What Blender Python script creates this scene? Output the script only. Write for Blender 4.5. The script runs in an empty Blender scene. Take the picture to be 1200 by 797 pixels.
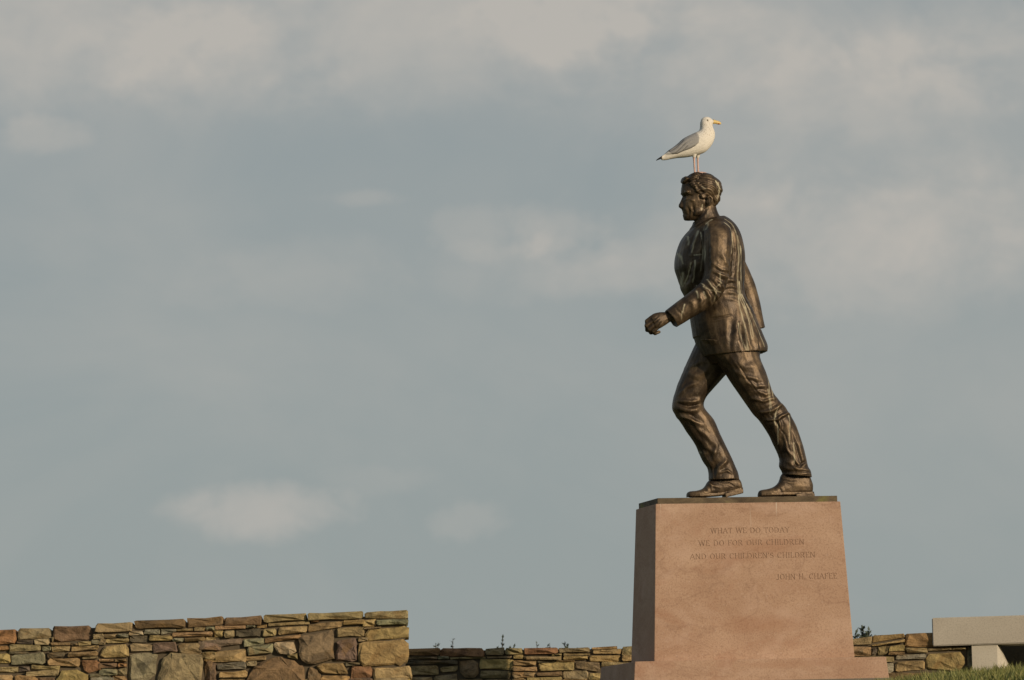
import bpy, bmesh, math, random
import numpy as np
from mathutils import Matrix, Vector
from mathutils.bvhtree import BVHTree
random.seed(7); RNG = np.random.default_rng(7)
S = bpy.context.scene
COL = S.collection

# ------------------------------------------------------------------ camera
FPX, W0, H0 = 7000.0, 1200.0, 797.0
CAM = np.array([-1.5739, -42.424, -1.3613]); PITCH = 0.0869; ROLL = 0.0263
_cp, _sp, _cr, _sr = math.cos(PITCH), math.sin(PITCH), math.cos(ROLL), math.sin(ROLL)
_F = np.array([0, _cp, _sp]); _R0 = np.array([1., 0, 0]); _U0 = np.array([0, -_sp, _cp])
_CX = _R0*_cr - _U0*_sr; _CY = _R0*_sr + _U0*_cr
cd = bpy.data.cameras.new('camera'); cam = bpy.data.objects.new('camera', cd); COL.objects.link(cam)
cd.sensor_width = 36; cd.lens = FPX/W0*36; cd.clip_start = 0.5; cd.clip_end = 6000
M = Matrix.Identity(4)
for i in range(3):
    M[i][0], M[i][1], M[i][2], M[i][3] = _CX[i], _CY[i], -_F[i], CAM[i]
cam.matrix_world = M
cd.dof.use_dof = True; cd.dof.focus_distance = 42.5; cd.dof.aperture_fstop = 5.6
S.camera = cam

# ------------------------------------------------------------------ light
SUN_AZ, SUN_EL = math.radians(45), math.radians(15)      # behind the camera, to its right
S.view_settings.view_transform = 'Standard'; S.view_settings.look = 'None'
S.view_settings.exposure = 0.0; S.view_settings.gamma = 1; S.view_settings.use_curve_mapping = False
sd = bpy.data.lights.new('sun', 'SUN'); sd.energy = 3.0; sd.angle = math.radians(0.55); sd.color = (1, .80, .56)
so = bpy.data.objects.new('sun', sd); COL.objects.link(so)
_sdir = Vector((math.sin(SUN_AZ)*math.cos(SUN_EL), -math.cos(SUN_AZ)*math.cos(SUN_EL), math.sin(SUN_EL)))
so.rotation_euler = _sdir.to_track_quat('Z', 'Y').to_euler(); so.location = (10, -20, 12)

def N(nt, t, **kw):
    n = nt.nodes.new(t)
    for k, v in kw.items():
        if k == 'inp':
            for a, b in v.items(): n.inputs[a].default_value = b
        else: setattr(n, k, v)
    return n
def L(nt, a, b): nt.links.new(a, b)
def math_n(nt, op, a, b=None, c=None, clamp=False):
    n = nt.nodes.new('ShaderNodeMath'); n.operation = op; n.use_clamp = clamp
    for i, v in enumerate((a, b, c)):
        if v is None: continue
        if isinstance(v, (int, float)): n.inputs[i].default_value = v
        else: nt.links.new(v, n.inputs[i])
    return n.outputs[0]
def mix_n(nt, f, a, b, blend='MIX'):
    n = nt.nodes.new('ShaderNodeMix'); n.data_type = 'RGBA'; n.blend_type = blend
    for s, v in ((n.inputs[0], f), (n.inputs[6], a), (n.inputs[7], b)):
        if isinstance(v, (int, float)): s.default_value = v
        elif isinstance(v, tuple): s.default_value = (*v, 1) if len(v) == 3 else v
        else: nt.links.new(v, s)
    return n.outputs[2]
def ramp_n(nt, f, stops):
    n = nt.nodes.new('ShaderNodeValToRGB'); nt.links.new(f, n.inputs[0])
    e = n.color_ramp.elements
    while len(e) < len(stops): e.new(0.5)
    for x, (p, c) in zip(e, stops):
        x.position = p; x.color = (c, c, c, 1) if isinstance(c, (int, float)) else (*c, 1)
    return n.outputs[0]
def noise_n(nt, vec, scale, detail=4, rough=.55, dist=0, dim='3D'):
    n = nt.nodes.new('ShaderNodeTexNoise'); n.noise_dimensions = dim
    n.inputs['Scale'].default_value = scale; n.inputs['Detail'].default_value = detail
    n.inputs['Roughness'].default_value = rough; n.inputs['Distortion'].default_value = dist
    if vec is not None: nt.links.new(vec, n.inputs['Vector'])
    return n.outputs['Fac']
def map_n(nt, vec, scale=(1, 1, 1), loc=(0, 0, 0)):
    n = nt.nodes.new('ShaderNodeMapping'); n.inputs['Scale'].default_value = scale; n.inputs['Location'].default_value = loc
    nt.links.new(vec, n.inputs['Vector']); return n.outputs[0]

# sky: physical sky seen through a thin grey veil with soft cloud banks
w = bpy.data.worlds.new('World'); S.world = w; w.use_nodes = True; nt = w.node_tree; nt.nodes.clear()
sky = N(nt, 'ShaderNodeTexSky', sky_type='NISHITA', sun_disc=False, sun_elevation=SUN_EL, sun_rotation=math.pi-SUN_AZ,
        air_density=1.0, dust_density=1.5, ozone_density=1.0)
skyc = mix_n(nt, 1.0, sky.outputs[0], (.075, .075, .075), 'MULTIPLY')
tc = N(nt, 'ShaderNodeTexCoord'); sep = N(nt, 'ShaderNodeSeparateXYZ'); L(nt, tc.outputs['Generated'], sep.inputs[0])
az = math_n(nt, 'MULTIPLY', math_n(nt, 'ARCTAN2', sep.outputs[0], sep.outputs[1]), 57.2958)      # degrees right of north
el = math_n(nt, 'MULTIPLY', math_n(nt, 'ARCSINE', sep.outputs[2]), 57.2958)
cmb = N(nt, 'ShaderNodeCombineXYZ'); L(nt, az, cmb.inputs[0]); L(nt, el, cmb.inputs[1])
ae = cmb.outputs[0]
n_big = noise_n(nt, map_n(nt, ae, (.16, .34, 1), (3.1, 1.7, .3)), 1, 5, .55, .6, '2D')
n_mid = noise_n(nt, map_n(nt, ae, (.75, 1.15, 1), (7.3, 2.2, 0)), 1, 7, .58, .35, '2D')
n_fine = noise_n(nt, map_n(nt, ae, (1.9, 2.6, 1), (1.3, 5.2, 0)), 1, 6, .6, .3, '2D')
def pix_ae(px, py):
    d = _F*FPX + _CX*(px-W0/2) + _CY*(H0/2-py); d = d/np.linalg.norm(d)
    return math.degrees(math.atan2(d[0], d[1])), math.degrees(math.asin(d[2]))
def blob(px, py, rx, ry, amp, nz, k):
    """one soft bank of cloud: an ellipse in azimuth and elevation eaten into by noise"""
    a0, e0 = pix_ae(px, py); ra, re = math.degrees(rx/FPX), math.degrees(ry/FPX)
    da = math_n(nt, 'DIVIDE', math_n(nt, 'SUBTRACT', az, a0), ra)
    de = math_n(nt, 'DIVIDE', math_n(nt, 'SUBTRACT', el, e0), re)
    r2 = math_n(nt, 'ADD', math_n(nt, 'MULTIPLY', da, da), math_n(nt, 'MULTIPLY', de, de))
    v = math_n(nt, 'SUBTRACT', 1.0, math_n(nt, 'ADD', math_n(nt, 'MULTIPLY', r2, .55), math_n(nt, 'MULTIPLY', math_n(nt, 'SUBTRACT', nz, .40), k)))
    n = nt.nodes.new('ShaderNodeMapRange'); n.interpolation_type = 'SMOOTHSTEP'; nt.links.new(v, n.inputs[0])
    n.inputs[1].default_value = .0; n.inputs[2].default_value = 1.0
    return math_n(nt, 'MULTIPLY', n.outputs[0], amp)
acc = None
n_puff = noise_n(nt, map_n(nt, ae, (1.5, 2.0, 1), (4.3, 1.2, 0)), 1, 8, .62, .15, '2D')
n_mix = math_n(nt, 'ADD', math_n(nt, 'MULTIPLY', n_mid, .55), math_n(nt, 'MULTIPLY', n_puff, .45))
for a in [(306, 600, 100, 34, .72, n_fine, 1.3), (548, 612, 52, 26, .30, n_fine, 2.2), (575, 275, 66, 36, .32, n_puff, 1.9), (655, 272, 62, 40, .34, n_puff, 1.9), (620, 315, 170, 40, .24, n_mix, 2.2),
          (350, 320, 150, 48, .26, n_mix, 2.2), (70, 45, 230, 95, .46, n_mix, 2.2), (240, 75, 150, 75, .30, n_mix, 2.0), (500, 15, 320, 105, .42, n_mix, 2.0), (660, 25, 110, 60, .45, n_puff, 2.0), (1000, 105, 170, 65, .36, n_mix, 2.2),
          (1150, 60, 180, 70, .34, n_mix, 2.2), (50, 160, 55, 22, .38, n_puff, 2.0), (900, 290, 330, 75, .26, n_mix, 2.2), (1100, 250, 190, 65, .30, n_mix, 2.2), (430, 232, 60, 10, .26, n_fine, 2.0), (440, 565, 80, 18, .16, n_fine, 2.0), (860, 60, 130, 60, .22, n_mix, 2.2), (560, 30, 760, 120, .26, n_mix, 1.3), (1010, 110, 330, 120, .36, n_mix, 1.5), (1030, 275, 320, 95, .34, n_mix, 1.5), (1080, 420, 260, 110, .16, n_mix, 1.5)]:
    b = blob(*a); acc = b if acc is None else math_n(nt, 'ADD', acc, b)
acc = math_n(nt, 'MULTIPLY', acc, math_n(nt, 'ADD', .28, math_n(nt, 'MULTIPLY', math_n(nt, 'ADD', n_puff, n_fine), .68)))
# the same cloudiness carries on over the whole sky
veil = ramp_n(nt, n_big, [(.35, .0), (.72, .30)])
soft = math_n(nt, 'MULTIPLY', math_n(nt, 'SUBTRACT', n_mid, .5), .13)
cl = math_n(nt, 'ADD', math_n(nt, 'ADD', acc, veil), soft, clamp=True)
h10 = math_n(nt, 'DIVIDE', el, 10.0, clamp=True); h40 = math_n(nt, 'DIVIDE', math_n(nt, 'SUBTRACT', el, 10.0), 35.0, clamp=True)
grey = mix_n(nt, h10, (.312, .353, .358), (.282, .318, .332))
base = mix_n(nt, math_n(nt, 'SUBTRACT', .88, math_n(nt, 'MULTIPLY', h40, .65)), skyc, grey)       # haze thins overhead
out = mix_n(nt, cl, base, (.470, .450, .415))
bg = N(nt, 'ShaderNodeBackground'); L(nt, out, bg.inputs[0]); bg.inputs[1].default_value = 1.0
wo = N(nt, 'ShaderNodeOutputWorld'); L(nt, bg.outputs[0], wo.inputs[0])

# ------------------------------------------------------------------ pixels to places
def ray(px, py):
    return _F*FPX + _CX*(px-W0/2) + _CY*(H0/2-py)
def on_plane(px, py, p0, n):
    d = ray(px, py); t = np.dot(np.asarray(p0)-CAM, n)/np.dot(d, n); return CAM + d*t
PSI = 0.2082; ZC = 1.1538                                # pedestal's turn, height of the bronze base above plinth
_c, _s = math.cos(PSI), math.sin(PSI)
def to_local(v, org=(0, 0, ZC)):
    v = np.asarray(v) - np.asarray(org); return np.array([_c*v[0]+_s*v[1], -_s*v[0]+_c*v[1], v[2]])
_CL = to_local(CAM)
def q(px, py, y=0.0):
    """statue-local point on the plane y (metres off the figure's middle)"""
    d = ray(px, py); d = np.array([_c*d[0]+_s*d[1], -_s*d[0]+_c*d[1], d[2]])
    return _CL + d*((y-_CL[1])/d[1])

# ------------------------------------------------------------------ materials
def material(name, rough=.8, metallic=0.0, spec=.3):
    m = bpy.data.materials.new(name); m.use_nodes = True; t = m.node_tree
    b = t.nodes['Principled BSDF']; b.inputs['Roughness'].default_value = rough; b.inputs['Metallic'].default_value = metallic
    b.inputs['Specular IOR Level'].default_value = spec
    return m, t, b
def bump(t, b, h, strength, dist):
    n = t.nodes.new('ShaderNodeBump'); n.inputs['Strength'].default_value = strength; n.inputs['Distance'].default_value = dist
    t.links.new(h, n.inputs['Height']); t.links.new(n.outputs[0], b.inputs['Normal'])
def ocoord(t): return t.nodes.new('ShaderNodeTexCoord').outputs['Object']

def bronze_mat(name, lift=1.0):
    m, t, b = material(name, .42, .48, .5)
    o = ocoord(t)
    n1 = noise_n(t, o, 7, 5, .6, .4); n2 = noise_n(t, map_n(t, o, (15, 15, 10)), 1, 5, .58, .5); n3 = noise_n(t, o, 70, 3, .6)
    v = math_n(t, 'ADD', math_n(t, 'MULTIPLY', n1, .6), math_n(t, 'MULTIPLY', n2, .4))
    c = ramp_n(t, v, [(.34, (.020*lift, .0135*lift, .009*lift)), (.50, (.062*lift, .042*lift, .025*lift)), (.66, (.178*lift, .124*lift, .071*lift))])
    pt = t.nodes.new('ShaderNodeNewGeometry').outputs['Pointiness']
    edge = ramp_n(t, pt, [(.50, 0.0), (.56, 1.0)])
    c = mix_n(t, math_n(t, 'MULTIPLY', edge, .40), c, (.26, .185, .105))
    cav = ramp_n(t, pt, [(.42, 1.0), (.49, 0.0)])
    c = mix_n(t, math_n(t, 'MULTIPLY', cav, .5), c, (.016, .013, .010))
    at = t.nodes.new('ShaderNodeAttribute'); at.attribute_name = 'streak'
    brk = noise_n(t, map_n(t, o, (60, 60, 14)), 1, 4, .65)
    sv = math_n(t, 'MULTIPLY', at.outputs['Fac'], ramp_n(t, brk, [(.34, .25), (.52, 1.0)]))
    thin = noise_n(t, map_n(t, o, (46, 46, 2.2), (3, 1, 0)), 1, 3, .6)
    sv2 = math_n(t, 'MULTIPLY', ramp_n(t, thin, [(.62, 0.0), (.72, 1.0)]), .07)
    sv = math_n(t, 'ADD', sv, sv2, clamp=True)
    c = mix_n(t, math_n(t, 'MULTIPLY', sv, .95), c, (.62, .57, .40))
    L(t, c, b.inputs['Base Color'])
    L(t, math_n(t, 'SUBTRACT', .48, math_n(t, 'MULTIPLY', sv, .46)), b.inputs['Metallic'])
    r = math_n(t, 'ADD', math_n(t, 'MULTIPLY', n2, .34), .30); r = math_n(t, 'ADD', r, math_n(t, 'MULTIPLY', sv, .3))
    L(t, r, b.inputs['Roughness'])
    hh = math_n(t, 'ADD', math_n(t, 'MULTIPLY', n2, .8), math_n(t, 'MULTIPLY', n3, .25))
    bump(t, b, hh, .42, .012)
    return m
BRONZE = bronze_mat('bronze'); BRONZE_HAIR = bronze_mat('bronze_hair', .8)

def granite_mat(name, a, bcol, dark, stains=True, grain=140, gs=.5):
    m, t, b = material(name, .75, 0, .25)
    o = ocoord(t)
    big = noise_n(t, map_n(t, o, (1.7, 1.7, 2.6)), 1, 6, .6, .7); sp = noise_n(t, o, grain, 2, .7); sp2 = noise_n(t, o, 60, 3, .6)
    c = mix_n(t, ramp_n(t, big, [(.32, 0.0), (.66, 1.0)]), a, bcol)
    c = mix_n(t, math_n(t, 'MULTIPLY', ramp_n(t, sp, [(.48, 0.0), (.68, 1.0)]), gs), c, dark)
    c = mix_n(t, math_n(t, 'MULTIPLY', ramp_n(t, sp2, [(.60, 0.0), (.75, 1.0)]), .22), c, (.70, .58, .50))
    if stains:
        ve = noise_n(t, map_n(t, o, (1.1, 1.1, 1.9), (5, 0, 2)), 1, 4, .55, .5)
        vl = ramp_n(t, ve, [(.488, 0.0), (.5, 1.0), (.512, 0.0)])
        c = mix_n(t, math_n(t, 'MULTIPLY', vl, .22), c, dark)
        pal = noise_n(t, map_n(t, o, (3.0, 3.0, 4.5), (8, 3, 5)), 1, 5, .6, .6)
        c = mix_n(t, math_n(t, 'MULTIPLY', ramp_n(t, pal, [(.52, 0.0), (.66, 1.0)]), .35), c, (.52, .37, .29))
        st = noise_n(t, map_n(t, o, (2.6, 2.6, 4.6), (4, 2, 1)), 1, 8, .68, .5)
        c = mix_n(t, math_n(t, 'MULTIPLY', ramp_n(t, st, [(.54, 0.0), (.70, 1.0)]), .42), c, (a[0]*.80, a[1]*.60, a[2]*.52))
        sz = N(t, 'ShaderNodeSeparateXYZ'); L(t, o, sz.inputs[0])
        for zc_, zr, xc_, xr, amt in ((.80, .07, .05, .40, .75), (.72, .05, -.12, .26, .6), (.25, .075, .06, .40, .7), (-.035, .04, .25, .5, .6)):
            dz_ = math_n(t, 'DIVIDE', math_n(t, 'SUBTRACT', sz.outputs[2], zc_), zr); dx_ = math_n(t, 'DIVIDE', math_n(t, 'SUBTRACT', sz.outputs[0], xc_), xr)
            r_ = math_n(t, 'ADD', math_n(t, 'MULTIPLY', dz_, dz_), math_n(t, 'MULTIPLY', dx_, dx_))
            k_ = math_n(t, 'SUBTRACT', 1.15, math_n(t, 'ADD', math_n(t, 'MULTIPLY', r_, .5), math_n(t, 'MULTIPLY', st, 1.3)), clamp=True)
            c = mix_n(t, math_n(t, 'MULTIPLY', k_, amt), c, (a[0]*.78, a[1]*.58, a[2]*.46))
        # droppings washed down from the top edge
        sx = N(t, 'ShaderNodeSeparateXYZ'); L(t, o, sx.inputs[0])
        top = ramp_n(t, sx.outputs[2], [(.86, 0.0), (1.0, 0.0), ]) if False else math_n(t, 'MULTIPLY', math_n(t, 'SUBTRACT', sx.outputs[2], .90), 5.0, clamp=True)
        dr = noise_n(t, map_n(t, o, (30, 30, .9), (1.7, 0, 0)), 1, 3, .5)
        c = mix_n(t, math_n(t, 'MULTIPLY', math_n(t, 'MULTIPLY', ramp_n(t, dr, [(.66, 0.0), (.74, 1.0)]), top), .7), c, (.62, .55, .46))
    L(t, c, b.inputs['Base Color'])
    bump(t, b, math_n(t, 'ADD', sp, math_n(t, 'MULTIPLY', sp2, .6)), .25, .004)
    return m
PINK = granite_mat('pink_granite', (.370, .233, .158), (.465, .318, .228), (.17, .090, .060), True, 95, .42)
LETTER = granite_mat('pink_granite_cut', (.335, .208, .140), (.42, .282, .20), (.16, .09, .06), False)
PALE = granite_mat('pale_granite', (.44, .40, .335), (.52, .48, .41), (.16, .145, .12), False, 90, .33)
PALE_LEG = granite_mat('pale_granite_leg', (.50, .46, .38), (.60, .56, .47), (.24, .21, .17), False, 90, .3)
def concrete_mat():
    m, t, b = material('concrete', .9); o = ocoord(t)
    c = mix_n(t, noise_n(t, o, 9, 5), (.11, .10, .085), (.19, .175, .15)); L(t, c, b.inputs['Base Color'])
    bump(t, b, noise_n(t, o, 60, 3), .3, .004); return m
CONC = concrete_mat()
def stone_mat():
    m, t, b = material('field_stone', .88, 0, .2)
    o = t.nodes.new('ShaderNodeTexCoord').outputs['Object']
    oi = t.nodes.new('ShaderNodeObjectInfo')
    off = t.nodes.new('ShaderNodeVectorMath'); off.operation = 'MULTIPLY_ADD'
    L(t, oi.outputs['Random'], off.inputs[0]); off.inputs[1].default_value = (31, 17, 23); L(t, o, off.inputs[2])
    p = off.outputs[0]
    n1 = noise_n(t, map_n(t, p, (9, 9, 12)), 1, 7, .64, .9); n2 = noise_n(t, p, 45, 5, .65); n3 = noise_n(t, map_n(t, p, (5, 5, 7), (9, 3, 1)), 1, 5, .6, .8)
    c = mix_n(t, ramp_n(t, n1, [(.30, 0.0), (.68, 1.0)]), mix_n(t, 1.0, oi.outputs['Color'], (.42, .41, .40), 'MULTIPLY'), mix_n(t, 1.0, oi.outputs['Color'], (1.45, 1.40, 1.28), 'MULTIPLY'))
    c = mix_n(t, math_n(t, 'MULTIPLY', ramp_n(t, n3, [(.56, 0.0), (.68, 1.0)]), .5), c, (.26, .155, .06))
    c = mix_n(t, math_n(t, 'MULTIPLY', ramp_n(t, n2, [(.58, 0.0), (.74, 1.0)]), .5), c, (.10, .085, .06))
    li = noise_n(t, map_n(t, p, (11, 11, 11), (2, 7, 5)), 1, 4, .6, .5)
    c = mix_n(t, math_n(t, 'MULTIPLY', ramp_n(t, li, [(.66, 0.0), (.76, 1.0)]), .4), c, (.36, .34, .25))
    L(t, c, b.inputs['Base Color'])
    bump(t, b, math_n(t, 'ADD', n1, math_n(t, 'MULTIPLY', n2, .6)), .8, .026)
    return m
STONE = stone_mat()
def plain_mat(name, col, col2, scale=20, rough=.9, b_s=.4, b_d=.01):
    m, t, b = material(name, rough); o = ocoord(t); n = noise_n(t, o, scale, 5, .6)
    L(t, mix_n(t, n, col, col2), b.inputs['Base Color']); bump(t, b, n, b_s, b_d); return m
EARTH = plain_mat('wall_fill', (.075, .060, .040), (.15, .12, .08), 18)
GROUND = plain_mat('turf', (.055, .078, .018), (.12, .14, .045), 6, .95, .6, .03)
def leaf_mat(name, c1, c2, trans=.25):
    m, t, b = material(name, .6, 0, .3)
    at = t.nodes.new('ShaderNodeAttribute'); at.attribute_name = 'shade'
    L(t, mix_n(t, at.outputs['Fac'], c1, c2), b.inputs['Base Color'])
    b.inputs['Subsurface Weight'].default_value = 0
    return m
GRASS = leaf_mat('grass_blade', (.075, .110, .020), (.31, .29, .105))
LEAF = leaf_mat('shrub_leaf', (.030, .043, .030), (.085, .105, .070))
BARK = plain_mat('shrub_stem', (.05, .04, .03), (.09, .07, .05), 40)

# ------------------------------------------------------------------ object helpers
def link(name, me, mat=None, parent=None, kind=None):
    o = bpy.data.objects.new(name, me); COL.objects.link(o)
    if mat is not None and me is not None and not me.materials: me.materials.append(mat)
    if parent is not None: o.parent = parent
    if kind: o['kind'] = kind
    return o
def tag(o, label, cat, group=None):
    o['label'] = label; o['category'] = cat
    if group: o['group'] = group
    return o
def empty(name, loc, rz=0):
    o = bpy.data.objects.new(name, None); COL.objects.link(o); o.location = loc; o.rotation_euler = (0, 0, rz); o.empty_display_size = .2
    return o
class MB:
    def __init__(s): s.v = []; s.f = []
    def add(s, v, f):
        k = len(s.v); s.v += [tuple(p) for p in v]; s.f += [tuple(i+k for i in g) for g in f]
    def loft(s, rings, cap0=None, cap1=None):
        """rings: list of (n,3) arrays; ends closed by fans round cap points"""
        n = len(rings[0]); v = [tuple(p) for r in rings for p in r]; f = []
        for i in range(len(rings)-1):
            for j in range(n):
                a, b = i*n+j, i*n+(j+1) % n; f.append((a, b, b+n, a+n))
        c0 = np.mean(rings[0], 0) if cap0 is None else cap0; c1 = np.mean(rings[-1], 0) if cap1 is None else cap1
        v += [tuple(c0), tuple(c1)]; k = len(v)-2; m = (len(rings)-1)*n
        for j in range(n):
            f.append((k, (j+1) % n, j)); f.append((k+1, m+j, m+(j+1) % n))
        s.add(v, f)
    def tube(s, pts, rad, n=10):
        pts = [np.asarray(p, float) for p in pts]; rings = []
        for i, p in enumerate(pts):
            t = pts[min(i+1, len(pts)-1)] - pts[max(i-1, 0)]; t /= np.linalg.norm(t)+1e-9
            a = np.cross(t, [0, 1, .13]); 
            if np.linalg.norm(a) < .2: a = np.cross(t, [1, 0, 0])
            a /= np.linalg.norm(a); b = np.cross(t, a); r = rad[i] if hasattr(rad, '__len__') else rad
            rings.append(np.array([p + (a*math.cos(x)+b*math.sin(x))*r for x in np.linspace(0, 2*math.pi, n, endpoint=False)]))
        r0 = rad[0] if hasattr(rad, '__len__') else rad; r1 = rad[-1] if hasattr(rad, '__len__') else rad
        t0 = pts[0]-pts[1]; t0 /= np.linalg.norm(t0); t1 = pts[-1]-pts[-2]; t1 /= np.linalg.norm(t1)
        mid0 = [pts[0]+t0*r0*.6 + (x-pts[0])*.75 for x in rings[0]]; mid1 = [pts[-1]+t1*r1*.6 + (x-pts[-1])*.75 for x in rings[-1]]
        s.loft([np.array(mid0)] + rings + [np.array(mid1)], pts[0]+t0*r0, pts[-1]+t1*r1)
    def ball(s, c, r, n=14, m=9, rot=0.0):
        """ellipsoid, rot turns it about the y axis"""
        c = np.asarray(c, float); rings = []
        cr, sr = math.cos(rot), math.sin(rot)
        def T(x, y, z): return c + np.array([cr*x+sr*z, y, -sr*x+cr*z])
        for i in range(1, m):
            th = math.pi*i/m
            rings.append(np.array([T(r[0]*math.sin(th)*math.cos(a), r[1]*math.sin(th)*math.sin(a), r[2]*math.cos(th)) for a in np.linspace(0, 2*math.pi, n, endpoint=False)]))
        s.loft(rings, T(0, 0, r[2]), T(0, 0, -r[2]))
    def box(s, lo, hi):
        x0, y0, z0 = lo; x1, y1, z1 = hi
        s.add([(x0, y0, z0), (x1, y0, z0), (x1, y1, z0), (x0, y1, z0), (x0, y0, z1), (x1, y0, z1), (x1, y1, z1), (x0, y1, z1)],
              [(0, 3, 2, 1), (4, 5, 6, 7), (0, 1, 5, 4), (1, 2, 6, 5), (2, 3, 7, 6), (3, 0, 4, 7)])
    def mesh(s, name):
        me = bpy.data.meshes.new(name); me.from_pydata(s.v, [], s.f); me.update()
        bm = bmesh.new(); bm.from_mesh(me); bmesh.ops.recalc_face_normals(bm, faces=bm.faces); bm.to_mesh(me); bm.free()
        return me
def section(st, n=20, expo=2.3):
    """station (Lx,Ly,Rx,Ry,halfdepth,ycentre) in photo pixels -> ring of local points"""
    lx, ly, rx, ry, d, yc = st[:6]
    a, b = q(lx, ly, yc), q(rx, ry, yc); c = (a+b)/2; h = (b-a)/2; e = 2.0/(st[6] if len(st) > 6 else expo)
    P = []
    for x in np.linspace(0, 2*math.pi, n, endpoint=False):
        cx, sx = math.cos(x), math.sin(x)
        P.append(c + h*math.copysign(abs(cx)**e, cx) + np.array([0, d, 0])*math.copysign(abs(sx)**e, sx))
    return np.array(P)
def resample(stations, k=3):
    """smooth (Catmull-Rom) in-between stations so the outline has no corners"""
    P = np.array([list(s)[:6] for s in stations], float); out = []
    for i in range(len(P)-1):
        p0, p1, p2, p3 = P[max(i-1, 0)], P[i], P[i+1], P[min(i+2, len(P)-1)]
        for t in np.arange(k)/k:
            out.append(.5*((2*p1)+(-p0+p2)*t+(2*p0-5*p1+4*p2-p3)*t*t+(-p0+3*p1-3*p2+p3)*t**3))
    out.append(P[-1]); return [tuple(o) for o in out]
def limb(mb, stations, n=20, cap0=None, cap1=None, k=3):
    mb.loft([section(s, n) for s in resample(stations, k)], cap0, cap1)
def remesh(mb, voxel, smooth=4, factor=.5):
    me = mb.mesh('tmp'); o = bpy.data.objects.new('tmp', me); COL.objects.link(o)
    r = o.modifiers.new('r', 'REMESH'); r.mode = 'VOXEL'; r.voxel_size = voxel; r.use_smooth_shade = True
    if smooth: s_ = o.modifiers.new('s', 'SMOOTH'); s_.factor = factor; s_.iterations = smooth
    dg = bpy.context.evaluated_depsgraph_get(); dg.update()
    out = bpy.data.meshes.new_from_object(o.evaluated_get(dg)); out.materials.clear()
    bpy.data.objects.remove(o); bpy.data.meshes.remove(me)
    return out
def get(me):
    n = len(me.vertices); v = np.empty(n*3); me.vertices.foreach_get('co', v)
    nn = np.empty(n*3); me.vertices.foreach_get('normal', nn); return v.reshape(-1, 3), nn.reshape(-1, 3)
def put(me, v): me.vertices.foreach_set('co', v.ravel()); me.update()
def smooth_shade(me): me.polygons.foreach_set('use_smooth', np.ones(len(me.polygons), bool)); me.update()
def poly_dist(v, line):
    """distance in the x-z plane from vertices to a polyline, and position along it 0..1"""
    best = np.full(len(v), 9.0); par = np.zeros(len(v)); P = v[:, [0, 2]]; m = len(line)-1
    for i in range(m):
        a, b = line[i], line[i+1]; d = b-a; t = np.clip(((P-a)@d)/max(d@d, 1e-9), 0, 1)
        r = np.hypot(*(P-(a+t[:, None]*d)).T); k = r < best; best[k] = r[k]; par[k] = (i+t[k])/m
    return best, par
PXM = FPX/42.4                                            # about 165 px per metre at the figure
def pl(pts, y=-.15): return np.array([q(a, b, y)[[0, 2]] for a, b in pts])
def vnoise(P, seed, scale):
    """cheap smooth noise from sines"""
    r = np.random.default_rng(seed); out = np.zeros(len(P))
    for i in range(7):
        k = r.normal(size=3)*scale*(1+.35*i); out += np.sin(P@k+r.uniform(0, 6.28))/(1+.35*i)
    return out/3.2
def folds(me, ridges, yref=-.15, seed=1, rough=.0025, rscale=(16, 16, 9)):
    v, n = get(me); sw = np.clip(np.abs(n[:, 1])*1.6-.1, 0, 1); d = np.zeros(len(v))
    rg = np.random.default_rng(seed+100); wob = np.c_[vnoise(v, seed+7, 22), np.zeros(len(v)), vnoise(v, seed+8, 22)]*.008
    vw = v + wob; vary = .85+.4*vnoise(v, seed+9, 11)
    for pts, wpx, amp in ridges:
        r, t = poly_dist(vw, pl(pts, yref)); wd = wpx/PXM*rg.uniform(.95, 1.6); amp = amp*rg.uniform(.7, 1.15)*vary
        taper = np.sin(np.clip(t*.92+.04, 0, 1)*math.pi)**.5
        d += .92*amp*taper*(np.exp(-(r/wd)**2) - .35*np.exp(-((r-1.8*wd)/(wd*1.1))**2))
    v = v + n*(d*sw + rough*vnoise(v*np.array(rscale)/10, seed, 10))[:, None]; put(me, v)
def streaks(me, lines, yref=-.15, wpx=.9, runs=0):
    """pale run-off marks: traced ones plus short random runs beside them, uneven in width and strength"""
    v, n = get(me); s = np.zeros(len(v)); rg = np.random.default_rng(len(lines)+5)
    vw = v + np.c_[vnoise(v, 61, 30), np.zeros(len(v)), vnoise(v, 62, 20)]*.0035
    wid = .66+.28*vnoise(v, 63, 38); vis = np.clip(.85+.6*vnoise(v, 64, 22), .25, 1)
    todo = [(pl(p, yref), 1.0, 1.0) for p in lines]
    for p in lines:
        for k in range(runs):
            a = pl([p[rg.integers(0, len(p))]], yref)[0]; a = a + rg.normal(size=2)*np.array([.016, .012]); ln = rg.uniform(.04, .15)
            todo.append((np.array([a, a+[rg.normal()*.008, -ln*.5], a+[rg.normal()*.014, -ln]]), rg.uniform(.35, .8), rg.uniform(.5, .8)))
    for line, st, wf in todo:
        r, t = poly_dist(vw, line); s = np.maximum(s, st*np.exp(-(r/(np.clip(wid, .2, 1.1)*wf*wpx/PXM))**2)*(1-.45*t))
    s *= vis*np.clip((.25-n[:, 1])*3, 0, 1)
    a = me.attributes.new('streak', 'FLOAT', 'POINT'); a.data.foreach_set('value', s)

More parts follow.
